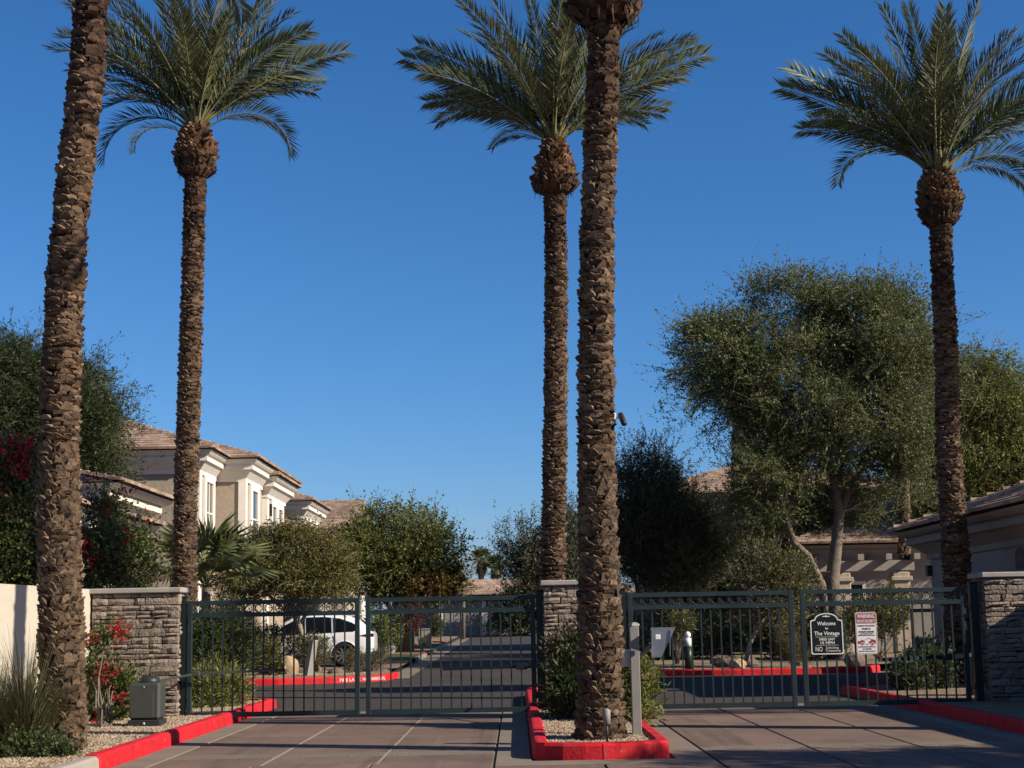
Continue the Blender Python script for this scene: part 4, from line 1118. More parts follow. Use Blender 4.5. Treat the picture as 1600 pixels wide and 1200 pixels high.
# olive tan tree in front of the car
Y = 46
base = P(497, 1050, Y); base.z = .17
blobs = [B(440, 870, Y, 62, 42, 55), B(500, 880, Y, 46, 42, 50), B(400, 890, Y, 50, 35, 50), B(470, 905, Y, 75, 34, 60), B(380, 915, Y, 35, 24, 40), B(525, 905, Y, 24, 34, 30), B(430, 845, Y, 30, 20, 26), B(480, 845, Y, 26, 18, 24)]
tree('small_tree', 'low spreading olive brown tree with crooked pale trunk in front of the white car', 'tree', base,
     [([base, P(484, 1020, Y), P(470, 985, Y), P(464, 965, Y)], [.12, .10, .095, .08]), ([P(464, 966, Y), P(440, 950, Y), P(420, 930, Y), P(405, 905, Y)], [.07, .06, .05, .04]), ([P(466, 968, Y), P(468, 945, Y), P(472, 905, Y)], [.06, .05, .04]),
      ([P(468, 975, Y), P(488, 945, Y), P(500, 900, Y)], [.06, .05, .03])], blobs, 7000, .085, .042, L_OLIVE, 27, nl=60, bark=M_BARKP, forks=[P(464, 965, Y), P(420, 930, Y), P(472, 920, Y), P(494, 920, Y)], sprig=8, slen=.35, gap=-1.7, up=.15, droop=.15, clump=.36, per=26)
# dark feathery tree top left
Y = 44
base = P(80, 1030, Y); base.z = .15
blobs = [B(20, 620, Y, 70, 75, 70), B(85, 650, Y, 60, 70, 60), B(118, 690, Y, 50, 62, 55), B(132, 750, Y, 46, 45, 50), B(60, 730, Y, 85, 70, 75), B(-30, 680, Y, 70, 100, 80), B(125, 615, Y, 30, 30, 30), B(10, 565, Y, 30, 26, 30), B(60, 585, Y, 26, 26, 26), B(148, 655, Y, 26, 26, 26), B(160, 775, Y, 28, 28, 30)]
tree('feathery_tree', 'tall dark feathery evergreen behind the leaning palm at far left', 'tree', base, [([base, P(75, 900, Y), P(70, 760, Y), P(60, 660, Y)], [.25, .22, .16, .08])], blobs, 17000, .15, .026, L_CONIF, 28, nl=40, sprig=11, slen=.55, gap=-1.7, up=.35, spread=.4, droop=.25, long=.35, clump=.6, per=40, flat=.9)
# yellow green leaning tree in the planter
Y = 43.5
base = P(1163, 1038, Y); base.z = .15
blobs = [B(1195, 900, Y, 48, 40, 45), B(1160, 920, Y, 34, 36, 36), B(1235, 910, Y, 38, 42, 40), B(1200, 950, Y, 55, 26, 45), B(1190, 868, Y, 26, 22, 24), B(1245, 960, Y, 26, 36, 30)]
tree('small_tree', 'bright yellow green small tree with a leaning trunk in the planter across the street', 'tree', base,
     [([base, P(1172, 1005, Y), P(1188, 975, Y), P(1212, 945, Y)], [.07, .06, .055, .04]), ([P(1180, 990, Y), P(1178, 950, Y), P(1172, 920, Y)], [.045, .04, .03])],
     blobs, 3600, .075, .036, L_YSHRUB, 29, nl=30, bark=M_BARKP, sprig=8, slen=.32, gap=-.7, up=.4)

# ------------------------------------------------------------------ shrubs and flowers
def shrub(name, label, blobs, n, ll, lw, m, seed, base=None, cat='shrub', group=None, nl=14, flowers=None, **kw):
    c0 = blobs[0][0]
    zmin = min(b[0].z - b[1][2] for b in blobs)
    bs = base or Vector((c0.x, c0.y, max(.12, min(zmin, .2))))
    t = thing(name, label, cat, bs, group)
    kw.setdefault('sprig', 8); kw.setdefault('slen', .2); kw.setdefault('up', .5); kw.setdefault('gap', -1.0)
    V, tips, TW = leaf_cloud(blobs, n, ll, lw, seed, clip=lambda q: q[:, 2] > bs.z - .02, **kw)
    crown('foliage', V, m, t, None, TW)
    if nl:
        b = MB(); g = np.random.default_rng(seed)
        for i, tp in enumerate(tips[g.choice(len(tips), min(nl, len(tips)), replace=False)]):
            limbs(b, bs + Vector((random.uniform(-.08, .08), random.uniform(-.08, .08), 0)), [tp], .016, seed + i, r1=.005, n=4)
        b.build('stems', M_BARK, t, recalc=False)
    if flowers:
        fm, fl, fn, fs = flowers
        g = np.random.default_rng(seed + 9)
        V, _, _ = leaf_cloud(fl, fn, fs, fs * .8, seed + 9, sprig=7, slen=fs * 2.6, up=.2, gap=-1.0, spread=1.0)
        crown('flowers', V, fm, t)
    return t
Yb = 26.5
def BB(px, py, rx, rz, Y=Yb, dy=0): return B(px, py, Y, rx, rz, min(rx, rz) * .8 + 10, dy)
shrub('bougainvillea', 'big red flowering bougainvillea climbing at the far left edge above the cream wall', [BB(20, 800, 45, 70), BB(35, 870, 40, 55), BB(0, 880, 50, 60), BB(25, 735, 34, 40)], 3400, .065, .045, L_BOUG, 31, base=P(20, 1100, Yb),
      flowers=(L_BRACT, [BB(20, 715, 30, 26, dy=-.3), BB(50, 705, 14, 18, dy=-.4), BB(8, 790, 14, 30, dy=-.5), BB(45, 740, 14, 14, dy=-.4)], 170, .05), slen=.26, gap=-.6)
shrub('bougainvillea', 'red flowering bougainvillea spilling over the cornice between the two left palms', [BB(165, 870, 46, 46), BB(205, 890, 36, 34), BB(150, 890, 40, 45), BB(165, 800, 22, 24), BB(210, 850, 20, 20)], 2300, .06, .042, L_BOUG, 32, base=P(180, 1100, Yb),
      flowers=(L_BRACT, [BB(205, 770, 12, 9, dy=-.4), BB(213, 840, 11, 10, dy=-.5), BB(155, 757, 10, 7, dy=-.4), BB(240, 820, 8, 8, dy=-.4), BB(140, 850, 14, 20, dy=-.5), BB(225, 905, 14, 10, dy=-.4), BB(175, 795, 9, 7, dy=-.5), BB(160, 870, 18, 18, dy=-.4)], 160, .045), slen=.3, gap=-.35)
Yp = 24.0
shrub('bougainvillea', 'small red flowering bougainvillea at the foot of the left stone pillar', [BB(165, 1090, 36, 42, Yp), BB(185, 1050, 30, 40, Yp), BB(160, 1020, 20, 30, Yp), BB(190, 1010, 12, 30, Yp), BB(150, 1060, 20, 50, Yp)], 1500, .06, .045, L_BOUG, 33, base=G(165, 1135, .14),
      flowers=(L_BRACT, [BB(177, 1052, 13, 14, Yp, -.35), BB(145, 1000, 12, 7, Yp, -.3), BB(200, 983, 9, 6, Yp, -.3), BB(192, 990, 7, 6, Yp, -.3), BB(162, 1128, 5, 5, Yp, -.5), BB(200, 1090, 6, 8, Yp, -.4), BB(60, 975, 5, 12, Yp, -.3)], 100, .045), slen=.2, gap=-.55)
shrub('bougainvillea', 'thin trailing bougainvillea against the cream wall left of the leaning palm', [BB(55, 1030, 14, 50, 22.8), BB(50, 1080, 26, 40, 22.8), BB(58, 975, 7, 22, 22.8)], 500, .055, .04, L_BOUG, 34, base=G(52, 1135, .14),
      flowers=(L_BRACT, [BB(58, 975, 6, 12, 22.7, -.1), BB(53, 1010, 6, 18, 22.7, -.1)], 50, .045), slen=.15, gap=-.6)
# oleanders behind the left gate
shrub('oleander', 'tall dark oleander behind the left gate leaf', [BB(342, 1010, 48, 46, 29), BB(368, 1000, 28, 34, 29.2), BB(320, 1040, 30, 50, 28.6)], 2600, .12, .022, L_OLEA, 35, base=Vector((-5.6, 29, .13)), slen=.3, spread=.5)
shrub('oleander', 'lower yellowish oleander bush behind the left gate leaf near the kerb', [BB(330, 1085, 36, 34, 27.6), BB(356, 1085, 26, 28, 27.8), BB(315, 1095, 20, 30, 27.2)], 1200, .10, .022, L_MESQY, 36, base=Vector((-5.25, 27.6, .13)), slen=.25, spread=.5)
shrub('oleander', 'leafy oleander on the median between pillar and tall palm', [BB(892, 1065, 20, 36, 22.3), BB(888, 1102, 22, 26, 22.2), BB(897, 1035, 12, 22, 22.4)], 760, .11, .024, L_OLEA, 37, base=Vector((.75, 22.2, .14)), slen=.24, spread=.5,
      flowers=None)
shrub('shrub', 'pinkish tan tipped shrub top beside the median pillar', [BB(885, 1024, 24, 20, 22.6), BB(893, 1010, 12, 14, 22.6)], 380, .08, .028, L_DRYSH, 38, base=Vector((.9, 22.7, .14)), slen=.2)
shrub('oleander', 'oleander with pink flowers behind the intercom post', [BB(995, 1085, 22, 34, 21.6), BB(1000, 1060, 16, 22, 21.6), BB(970, 1090, 26, 30, 21.9), BB(1000, 1125, 10, 14, 21.3)], 620, .11, .024, L_MESQY, 39, base=Vector((1.45, 21.7, .14)), slen=.2, spread=.5,
      flowers=(L_PINK, [BB(1005, 1050, 7, 5, 21.4, -.1), BB(995, 1043, 5, 4, 21.4, -.1)], 20, .035))
# around the car
gr = 'low shrubs in the front yard by the car'
shrub('shrub', 'yellowish clipped shrub left of the tan boulder', [B(418, 1028, 44, 26, 26)], 750, .07, .03, L_YSHRUB, 40, base=Vector((-7, 44, .16)), group=gr)
shrub('shrub', 'grey green shrub between boulder and crooked trunk', [B(440, 1012, 46.5, 28, 26), B(415, 1005, 47, 30, 24)], 900, .07, .03, L_OLEA, 41, group=gr)
shrub('shrub', 'round olive shrub behind the leaning utility marker', [B(495, 1020, 45.6, 20, 22), B(482, 1015, 45.8, 18, 20)], 600, .06, .025, L_OLIVE, 42, group=gr)
shrub('shrub', 'brown dry shrub in front of the rear wheel', [B(556, 1038, 44.6, 13, 17)], 300, .06, .02, L_DRYSH, 43, group=gr, gap=-.4)
shrub('shrub', 'sparse twiggy shrub right of the car bumper', [B(575, 1038, 45.2, 20, 16), B(590, 1030, 45.4, 14, 14)], 260, .05, .016, L_DRYSH, 44, group=gr, nl=60, gap=-.2)
shrub('shrub', 'dark rounded shrub right of the car at the pale trunk', [B(582, 990, 60, 28, 28), B(605, 985, 61, 24, 26)], 900, .10, .05, L_GREEN, 45)
shrub('shrub', 'dark red leaved shrub near the tan cabinets', [B(640, 960, 70, 20, 28)], 420, .10, .06, L_RED, 46)
shrub('shrub', 'small clipped green shrub at the corner of the far garage', [B(682, 978, 96, 10, 16)], 300, .1, .05, L_DARK, 47)
# right of the far street
shrub('shrub', 'tufty tan grass shrub by the right red kerb', [B(1245, 1020, 42.6, 24, 20), B(1232, 1005, 43, 18, 26)], 650, .12, .014, L_DRYSH, 48, up=.9)
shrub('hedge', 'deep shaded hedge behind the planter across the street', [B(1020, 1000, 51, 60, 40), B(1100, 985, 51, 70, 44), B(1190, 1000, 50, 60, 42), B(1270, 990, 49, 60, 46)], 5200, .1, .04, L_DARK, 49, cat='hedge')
shrub('shrub', 'sunny green shrub below the white pergola column', [B(1370, 965, 47, 45, 34), B(1395, 950, 47.4, 30, 30), B(1340, 975, 46.6, 30, 26)], 1300, .09, .04, L_YSHRUB, 50)
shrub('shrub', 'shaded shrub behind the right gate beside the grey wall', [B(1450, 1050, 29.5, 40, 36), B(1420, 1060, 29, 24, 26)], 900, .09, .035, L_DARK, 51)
shrub('shrub', 'light green spiky plant in the shaded planter behind the intercom hood', [B(1055, 975, 46, 24, 18)], 260, .22, .03, L_YSHRUB, 52, up=.8)

# ornamental grass at lower left and the low bush under it
def grass_clump(label, base, n, L, seed, m=L_GRASS, spread=.9):
    g = random.Random(seed); t = thing('ornamental_grass', label, 'grass', base)
    b = MB()
    for i in range(n):
        a = g.uniform(0, 6.28); rr = g.uniform(0, .16); p = Vector(base) + Vector((rr * math.cos(a), rr * math.sin(a), 0))
        l = L * g.uniform(.5, 1.1); a2 = a + g.uniform(-.5, .5); lean = g.uniform(.1, spread)
        o = Vector((math.cos(a2), math.sin(a2), 0)); w = Vector((-math.sin(a2), math.cos(a2), 0)) * g.uniform(.004, .009)
        pts = []
        for k in range(6):
            q = k / 5; pts.append(p + o * (l * lean * q ** 1.6) + Vector((0, 0, l * (q - .42 * lean * q ** 2.6))))
        v = []
        for k, q in enumerate(pts):
            ww = w * (1 - k / 5.3); v += [q - ww, q + ww]
        b.add(v, [(2 * k, 2 * k + 1, 2 * k + 3, 2 * k + 2) for k in range(5)])
    b.build('blades', m, t, recalc=False)
    return t
p = G(38, 1178, .13)
grass_clump('long bladed arching grass clump at the lower left corner', p, 1000, 1.45, 61, spread=1.15)
grass_clump('sprawling grass clump cut by the left edge of the picture', G(-8, 1172, .13), 700, 1.25, 64, spread=1.25)
grass_clump('smaller arching grass clump beside the foot of the leaning palm', G(88, 1160, .13) + Vector((.1, -.3, 0)), 260, .75, 62)
shrub('shrub', 'low dark green bush under the arching grass at the bottom left corner', [B(45, 1190, 17.6, 60, 20), B(0, 1185, 17.6, 50, 26), B(88, 1186, 17.4, 26, 14)], 1500, .05, .028, L_OLEA, 63, base=Vector((-5.7, 17.6, .13)))
# agave beyond
p = P(660, 1003, 68); p.z = gz(68) + .13
t = thing('agave', 'blue green agave rosette in front of the tan cabinets', 'plant', p)
for k in range(14):
    a = k * 2.4; o = Vector((math.cos(a), math.sin(a), 0)); e = .5 + .5 * (k / 14); w = Vector((-o.y, o.x, 0)) * .06
    MB().add([p - w * .6, p + w * .6, p + o * .35 * (1.3 - e) + Vector((0, 0, .35 * e)) + w, p + o * .35 * (1.3 - e) + Vector((0, 0, .35 * e)) - w, p + o * .8 * (1.3 - e) + Vector((0, 0, .75 * e))],
             [(0, 1, 2, 3), (3, 2, 4)]).build('leaf', L_GREY, t, recalc=False)

# fan palms
def fan_leaf_mesh(seed, n=34):
    g = random.Random(seed); b = MB()
    b.tube([(0, 0, 0), (.25, 0, .03), (.5, 0, .02)], [.014, .011, .009], 4, 1)
    for k in range(n):
        a = R(-125 + 250 * k / (n - 1)); l = .5 * (1 - .25 * abs(a) / R(125)) * g.uniform(.9, 1.05)
        d = Vector((math.cos(a), math.sin(a), 0)); w = Vector((-d.y, d.x, 0)) * .016
        p = Vector((.5, 0, .02)); zz = (.03 if k % 2 else -.01)
        b.add([p, p + d * l * .55 - w + Vector((0, 0, zz)), p + d * l + Vector((0, 0, -.07 - .05 * g.random())), p + d * l * .55 + w + Vector((0, 0, -zz * .5 + .02))], [(0, 1, 2, 3)])
    return b.mesh('frond', [L_FAN, M_RACHIS])
FAN = [fan_leaf_mesh(i) for i in range(3)]
def fan_palm(label, base, top, r0, n, L, seed, dead=10, group=None, lo=-15):
    g = random.Random(seed); t = thing('fan_palm', label, 'palm tree', base, group)
    b = MB(); b.tube([Vector(base), (Vector(base) + Vector(top)) / 2, Vector(top)], [r0 * 1.2, r0, r0 * .95], 10, jit=lambda i, k: random.uniform(-.08, .08)); b.build('trunk', M_BARK, t, recalc=False)
    for i in range(n):
        az = i * 137.5; el = 78 - (78 - lo) * ((i + .5) / n) + g.uniform(-6, 6)
        Mx = Matrix.Rotation(R(az), 4, 'Z') @ Matrix.Rotation(-R(el), 4, 'Y') @ Matrix.Rotation(R(g.uniform(-30, 30)), 4, 'X')
        place('frond', g.choice(FAN), t, Vector(top), Mx.to_euler(), (L, L, L))
    if dead:
        b = MB()
        for k in range(dead * 8):
            a = g.uniform(0, 6.28); o = Vector((math.cos(a), math.sin(a), 0)); w = Vector((-o.y, o.x, 0)) * .05
            p = Vector(top) + o * r0 * 1.4 - Vector((0, 0, g.uniform(0, .9)))
            b.add([p - w, p + w, p + o * .25 * L * g.random() - Vector((0, 0, .5 * L))], [(0, 1, 2)])
        b.build('dead_skirt', L_DRYSH, t, recalc=False)
    return t
p = P(322, 1040, 40); p.z = .15
fan_palm('low fan palm with spreading green fans behind the left gate', p, P(322, 918, 40), .12, 15, 2.15, 71, dead=0, lo=8)
p = P(752, 990, 150); p.z = gz(150)
fan_palm('taller of the two distant fan palms above the far roof', p, P(752, 875, 150), .32, 30, 1.5, 72, dead=24, group='distant fan palms')
p = P(775, 990, 150); p.z = gz(150)
fan_palm('shorter of the two distant fan palms above the far roof', p, P(775, 885, 150), .32, 30, 1.4, 73, dead=24, group='distant fan palms')
#PART3
# ------------------------------------------------------------------ houses
TILE_V = []
for k in range(3):
    b = MB(); b.box((-.163, -.20, -.012), (.163, .20, .016)); TILE_V.append(b.mesh('roof_tile', M_TILE))
def roof_plane(parent, a, b_, c, d, name='roof_tile', limit=300, course=.32, w=.335, off=0.03, tile_len=.4):
    """tile the plane a-b (eave, left to right seen from outside) up to d-c (ridge). quad or triangle (c==d)"""
    a, b_, c, d = map(Vector, (a, b_, c, d))
    eu = (b_ - a).normalized(); nrm = eu.cross((d - a)).normalized()
    if nrm.z < 0: nrm = -nrm
    up = nrm.cross(eu).normalized()
    if up.z < 0: up = -up
    Lh = (d - a).dot(up); ul = (d - a).dot(eu); W_ = (b_ - a).length; ur = (c - a).dot(eu)
    out = []
    nrow = int(Lh / course)
    for j in range(nrow + 1):
        v = j * course + .05
        if v > Lh: break
        q = v / Lh
        l = ul * q; r_ = W_ + (ur - W_) * q
        o = (j % 2) * .5 * w
        k0 = math.floor((l - o) / w); 
        x = k0 * w + o
        while x < r_:
            x0, x1 = max(x, l), min(x + w, r_)
            if x1 - x0 > .05: out.append((x0, x1, v))
            x += w
    M = Matrix((eu, up, nrm)).transposed().to_4x4()
    tilt = Matrix.Rotation(R(4.5), 4, 'X')
    rot = (M @ tilt.inverted()).to_euler()
    rest = MB()
    for i, (x0, x1, v) in enumerate(out):
        p = a + eu * ((x0 + x1) / 2) + up * (v + .12) + nrm * (off + random.uniform(-.004, .006))
        if i < limit:
            place('roof_tile', random.choice(TILE_V), parent, p, rot, ((x1 - x0 - .006) / .326, 1, 2.9))
        else:
            Mx = Matrix.Translation(p) @ (M @ tilt.inverted()) @ Matrix.Diagonal(((x1 - x0 - .006) / .326, 1, 2.9, 1))
            rest.box((-.163, -.20, -.012), (.163, .20, .016), M=Mx)
    if rest.v:
        o = rest.build('roof_tiles', M_TILE, parent); o['kind'] = 'stuff'
def hip_caps(parent, a, c, n=None):
    a, c = Vector(a), Vector(c); L = (c - a).length; n = n or max(2, int(L / .38)); d = (c - a) / n
    b = MB()
    for i in range(n):
        p = a + d * i; q = a + d * (i + 1.08)
        s = d.cross(Vector((0, 0, 1))).normalized() * .11; u = Vector((0, 0, .07)); lift = Vector((0, 0, .03)) 
        b.add([p - s + lift, p + u + lift * 1.6, p + s + lift, q - s, q + u, q + s], [(0, 1, 4, 3), (1, 2, 5, 4), (0, 2, 1), (3, 4, 5), (0, 3, 5, 2)])
    b.build('ridge_cap', M_TILE, parent, recalc=False)
def hip_roof(parent, x0, x1, y0, y1, z, pitch=20, faces=('front', 'right'), limit=300):
    """hip roof over the rectangle; ridge runs along the longer side"""
    w, d = x1 - x0, y1 - y0; m = min(w, d) / 2; h = m * math.tan(R(pitch))
    if w >= d: r0, r1 = Vector((x0 + m, y0 + m, z + h)), Vector((x1 - m, y0 + m, z + h))
    else: r0, r1 = Vector((x0 + m, y0 + m, z + h)), Vector((x0 + m, y1 - m, z + h))
    c = [Vector((x0, y0, z)), Vector((x1, y0, z)), Vector((x1, y1, z)), Vector((x0, y1, z))]
    b = MB(); v = c + [r0, r1]
    if w >= d: fs = [(0, 1, 5, 4), (1, 2, 5), (2, 3, 4, 5), (3, 0, 4)]
    else: fs = [(0, 1, 4), (1, 2, 5, 4), (2, 3, 5), (3, 0, 4, 5)]
    b.add(v, fs + [(3, 2, 1, 0)]); b.build('roof', M_ROOFU, parent)
    if w >= d: F = dict(front=(c[0], c[1], r1, r0), right=(c[1], c[2], r1, r1), back=(c[2], c[3], r0, r1), left=(c[3], c[0], r0, r0)); hips = [(c[0], r0), (c[1], r1), (c[2], r1), (c[3], r0), (r0, r1)]
    else: F = dict(front=(c[0], c[1], r0, r0), right=(c[1], c[2], r1, r0), back=(c[2], c[3], r1, r1), left=(c[3], c[0], r0, r1)); hips = [(c[0], r0), (c[1], r0), (c[2], r1), (c[3], r1), (r0, r1)]
    for f in faces: roof_plane(parent, *F[f], limit=limit // len(faces))
    for a, q in hips: hip_caps(parent, a, q)
def cornice(parent, x0, x1, y0, y1, z, out=.8, m=M_TRIM, h=.62):
    """one moulding swept round the block: cove, two broad fillets with a groove between; z is the top"""
    prof = [(.0, -h - .12), (.10, -h - .12), (.12, -h), (.5, -h * .62), (.66, -h * .56), (.68, -h * .34), (.63, -h * .32), (.63, -h * .26), (.80, -h * .22), (.92, -h * .12), (1.0, 0), (.0, 0)]
    b = MB(); v = []; n = len(prof)
    for o, dz in prof:
        q = o * out
        v += [(x0 - q, y0 - q, z + dz), (x1 + q, y0 - q, z + dz), (x1 + q, y1 + q, z + dz), (x0 - q, y1 + q, z + dz)]
    f = [(k * 4 + i, k * 4 + (i + 1) % 4, k * 4 + 4 + (i + 1) % 4, k * 4 + 4 + i) for k in range(n - 1) for i in range(4)]
    b.add(v, f); b.build('cornice', m, parent)
def window(parent, axis, at_, u0, u1, z0, z1, trim=.14, mull=1, arch=False):
    """axis 'x+': on a wall facing +X at x=at_; 'y-': on a wall facing -Y at y=at_; 'x-' on a wall facing -X"""
    def bx(b, ua, ub, za, zb, p0, p1, **k):
        if axis == 'x+': b.box((at_ + p0, ua, za), (at_ + p1, ub, zb), **k)
        elif axis == 'x-': b.box((at_ - p1, ua, za), (at_ - p0, ub, zb), **k)
        else: b.box((ua, at_ - p1, za), (ub, at_ - p0, zb), **k)
    b = MB()
    bx(b, u0 - trim, u0, z0 - trim, z1 + trim, -.02, .07); bx(b, u1, u1 + trim, z0 - trim, z1 + trim, -.02, .07)
    bx(b, u0, u1, z1, z1 + trim, -.02, .068); bx(b, u0, u1, z0 - trim, z0, -.02, .09)
    f = b.build('window', M_TRIM, parent)
    b = MB(); bx(b, u0, u1, z0, z1, -.02, .012); b.build('pane', M_WGLASS, f)
    b = MB()
    for k in range(mull):
        u = u0 + (u1 - u0) * (k + 1) / (mull + 1); bx(b, u - .03, u + .03, z0, z1, .013, .045)
    bx(b, u0, u1, (z0 + z1) / 2 - .025, (z0 + z1) / 2 + .025, .0135, .04)
    b.build('muntin', M_TRIM, f)
# --- left two storey house with stepped facade facing the street
t = thing('house', 'two storey beige stucco house with heavy white cornices and stepped facade on the left', 'house', (-14, 58, .1))
E1 = 7.25
blocks = [(-22, -10.35, 50.3, 62, E1), (-14, -9.35, 53.2, 62.5, E1 - .02), (-13, -9.2, 57.0, 61.4, 6.98)]
for i, (x0, x1, y0, y1, z) in enumerate(blocks):
    MB().box((x0, y0, .05 + .002 * i), (x1, y1, z - .3)).build('wall', M_STUCCO, t)
    cornice(t, x0, x1, y0, y1, z, .52, h=.62)
hip_roof(t, -22.6, -9.75, 49.7, 62.6, E1 + .03, 20, ('front', 'right'))
hip_roof(t, -14.6, -8.75, 52.6, 63.1, E1 + .02, 19, ('front', 'right'), 200)
hip_roof(t, -13.6, -8.6, 56.4, 62.0, 7.01, 19, ('front', 'right'), 200)
window(t, 'x+', -10.35, 51.4, 52.5, 4.3, 6.35, .3, 1)
window(t, 'x+', -9.35, 54.6, 55.7, 4.3, 6.3, .42, 0)
window(t, 'x+', -9.2, 58.2, 59.1, 4.4, 6.0, .22, 0); window(t, 'x+', -9.2, 59.7, 60.6, 4.4, 6.0, .22, 0)
# white pilasters, balcony, vents
for a_, c_ in (((-9.55, 53.14, .1), (-9.29, 53.5, 6.5)), ((-9.4, 56.94, .1), (-9.14, 57.3, 6.2)), ((-10.55, 50.24, .1), (-10.29, 50.6, 6.5))): MB().box(a_, c_).build('pilaster', M_TRIM, t)
b = MB(); b.box((-9.3, 54.2, 3.75), (-8.7, 56.2, 3.85))
b.build('balcony_floor', M_TRIM, t)
for k in range(9): MB().box((-8.74, 54.22 + k * .24, 3.85), (-8.71, 54.25 + k * .24, 4.5)).build('balcony_bar', M_POSTBLK, t)
b = MB(); b.box((-8.76, 54.2, 4.5), (-8.7, 56.2, 4.55)); b.build('balcony_rail', M_POSTBLK, t)
for a_, c_ in (((-12.2, 50.2, .1), (-11.95, 50.33, 2.6)), ((-11.35, 50.2, .1), (-11.2, 50.33, 2.6)), ((-14.2, 50.2, .1), (-13.95, 50.33, 2.6))): MB().box(a_, c_).build('pilaster', M_TRIM, t)
b = MB(); b.box((-9.2, 57.62, 5.6), (-9.1, 57.78, 6.05)); b.build('wall_lamp', M_BRONZE, t)
# --- single storey wing with two cornice steps among the bougainvillea
t = thing('house', 'single storey house wing with tiled edge and white cornice behind the bougainvillea', 'house', (-11, 33, .1))
MB().box((-18, 28, .05), (-9.45, 36.8, 3.5)).build('wall', M_STUCCO, t)
cornice(t, -18, -9.45, 28, 36.8, 3.95, .8, h=.7)
hip_roof(t, -18.9, -8.55, 27.1, 37.7, 3.98, 16, ('right',), 300)
MB().box((-17, 36.9, .05), (-10.2, 43, 4.35)).build('wall', M_STUCCO, t)
cornice(t, -17, -10.2, 37.2, 41.6, 4.95, .8, h=.6)
hip_roof(t, -17.9, -9.3, 36.4, 42.5, 4.98, 14, ('right',), 100)
# --- second and third houses down the street
t = thing('house', 'second two storey beige house down the left side with arched window and low tiled wing', 'house', (-14, 74, .2))
MB().box((-20, 68.9, .1), (-9.5, 74.4, 6.5)).build('wall', M_STUCCO, t); cornice(t, -20, -9.5, 68.9, 74.4, 7.0, .52, h=.62)
hip_roof(t, -20.6, -8.9, 68.3, 75, 7.03, 20, ('front', 'right'))
MB().box((-15.2, 64.2, .1), (-8.3, 68.8, 4.9)).build('wall', M_STUCCO, t); cornice(t, -15.2, -8.3, 64.2, 68.2, 5.2, .4, h=.4)
hip_roof(t, -15.7, -7.8, 63.7, 68.7, 5.23, 20, ('front', 'right'), 200)
b = MB(); b.box((-9.5, 70.4, 5.3), (-9.43, 71.4, 5.85)); b.prism([(70.9 + .5 * math.cos(R(a)), 5.85 + .5 * math.sin(R(a))) for a in range(0, 181, 15)], -9.5, -9.43, 'x'); w_ = b.build('window', M_TRIM, t)
b = MB(); b.box((-9.44, 70.6, 5.4), (-9.4, 71.2, 5.85)); b.prism([(70.9 + .3 * math.cos(R(a)), 5.85 + .3 * math.sin(R(a))) for a in range(0, 181, 15)], -9.44, -9.4, 'x'); b.build('pane', M_WGLASS, w_)
t = thing('house', 'third house on the left with an open gable roof end', 'house', (-12, 95, .3))
MB().box((-20, 90, .2), (-9.9, 100, 6.4)).build('wall', M_STUCCO, t)
zr = 8.4
b = MB(); b.add([(-20, 89.3, zr), (-9.3, 89.3, zr - .0), (-9.3, 89.3, 6.9), (-20, 89.3, 6.9), (-9.3, 95, 8.9), (-20, 95, 8.9)], [(0, 1, 2, 3)])
b = MB(); b.add([(-20.5, 89, 7.0), (-9.2, 89, 7.0), (-9.2, 94.5, 9.0), (-20.5, 94.5, 9.0), (-9.2, 100, 7.0), (-20.5, 100, 7.0)], [(0, 1, 2, 3), (3, 2, 4, 5), (1, 4, 2), (0, 3, 5), (0, 5, 4, 1)])
b.build('roof', M_ROOFU, t); roof_plane(t, (-20.5, 89, 7.0), (-9.2, 89, 7.0), (-9.2, 94.5, 9.0), (-20.5, 94.5, 9.0), limit=200)
hip_caps(t, (-9.2, 89, 7.0), (-9.2, 94.5, 9.0)); hip_caps(t, (-20.5, 94.5, 9), (-9.2, 94.5, 9.0))
b = MB(); b.add([(-9.55, 89.6, 6.35), (-9.55, 99.4, 6.35), (-9.55, 99.4, 7.0), (-9.55, 94.5, 8.8), (-9.55, 89.6, 7.0), (-9.85, 89.6, 6.35), (-9.85, 99.4, 6.35), (-9.85, 99.4, 7.0), (-9.85, 94.5, 8.8), (-9.85, 89.6, 7.0)],
               [(0, 1, 2, 3, 4), (9, 8, 7, 6, 5), (0, 4, 9, 5), (4, 3, 8, 9), (3, 2, 7, 8), (2, 1, 6, 7), (1, 0, 5, 6)]); b.build('gable', M_TRIM, t)
window(t, 'y-', 90, -12.2, -11.2, 4.6, 6.0, .15, 1)
# --- house at the end of the street, garage doors in the shade
Ye = 110; ze = gz(110)
t = thing('house', 'low tan roofed house with grey garage doors at the end of the street', 'house', (-2, Ye, ze))
MB().box((-8.5, Ye, ze - .05), (9, Ye + 6.6, ze + 2.6)).build('wall', M_STUCCO_G, t)
MB().box((-5.4, Ye - 2.2, ze - .05), (.9, Ye - .0, ze + 2.6)).build('wall', M_STUCCO_G, t)
cornice(t, -8.5, 9, Ye, Ye + 6.6, ze + 2.75, .5, M_STUCCO_G, .4)
hip_roof(t, -9.2, 9.6, Ye - .7, Ye + 7.3, ze + 2.78, 16, ('front',), 300)
hip_roof(t, -5.9, 1.5, Ye - 2.9, Ye + 3, ze + 2.8, 18, ('front', 'right'), 200)
def garage(parent, x0, x1, y, z, h=2.15):
    g = MB(); g.box((x0, y - .04, z), (x1, y + .02, z + h)); d = g.build('garage_door', M_GARAGE, parent)
    for j in range(4):
        for k in range(4):
            a = x0 + (x1 - x0) * (k + .08) / 4; c = x0 + (x1 - x0) * (k + .92) / 4
            MB().box((a, y - .06, z + h * (j + .1) / 4), (c, y - .04, z + h * (j + .9) / 4), bev=.008).build('panel', M_GARAGE, d)
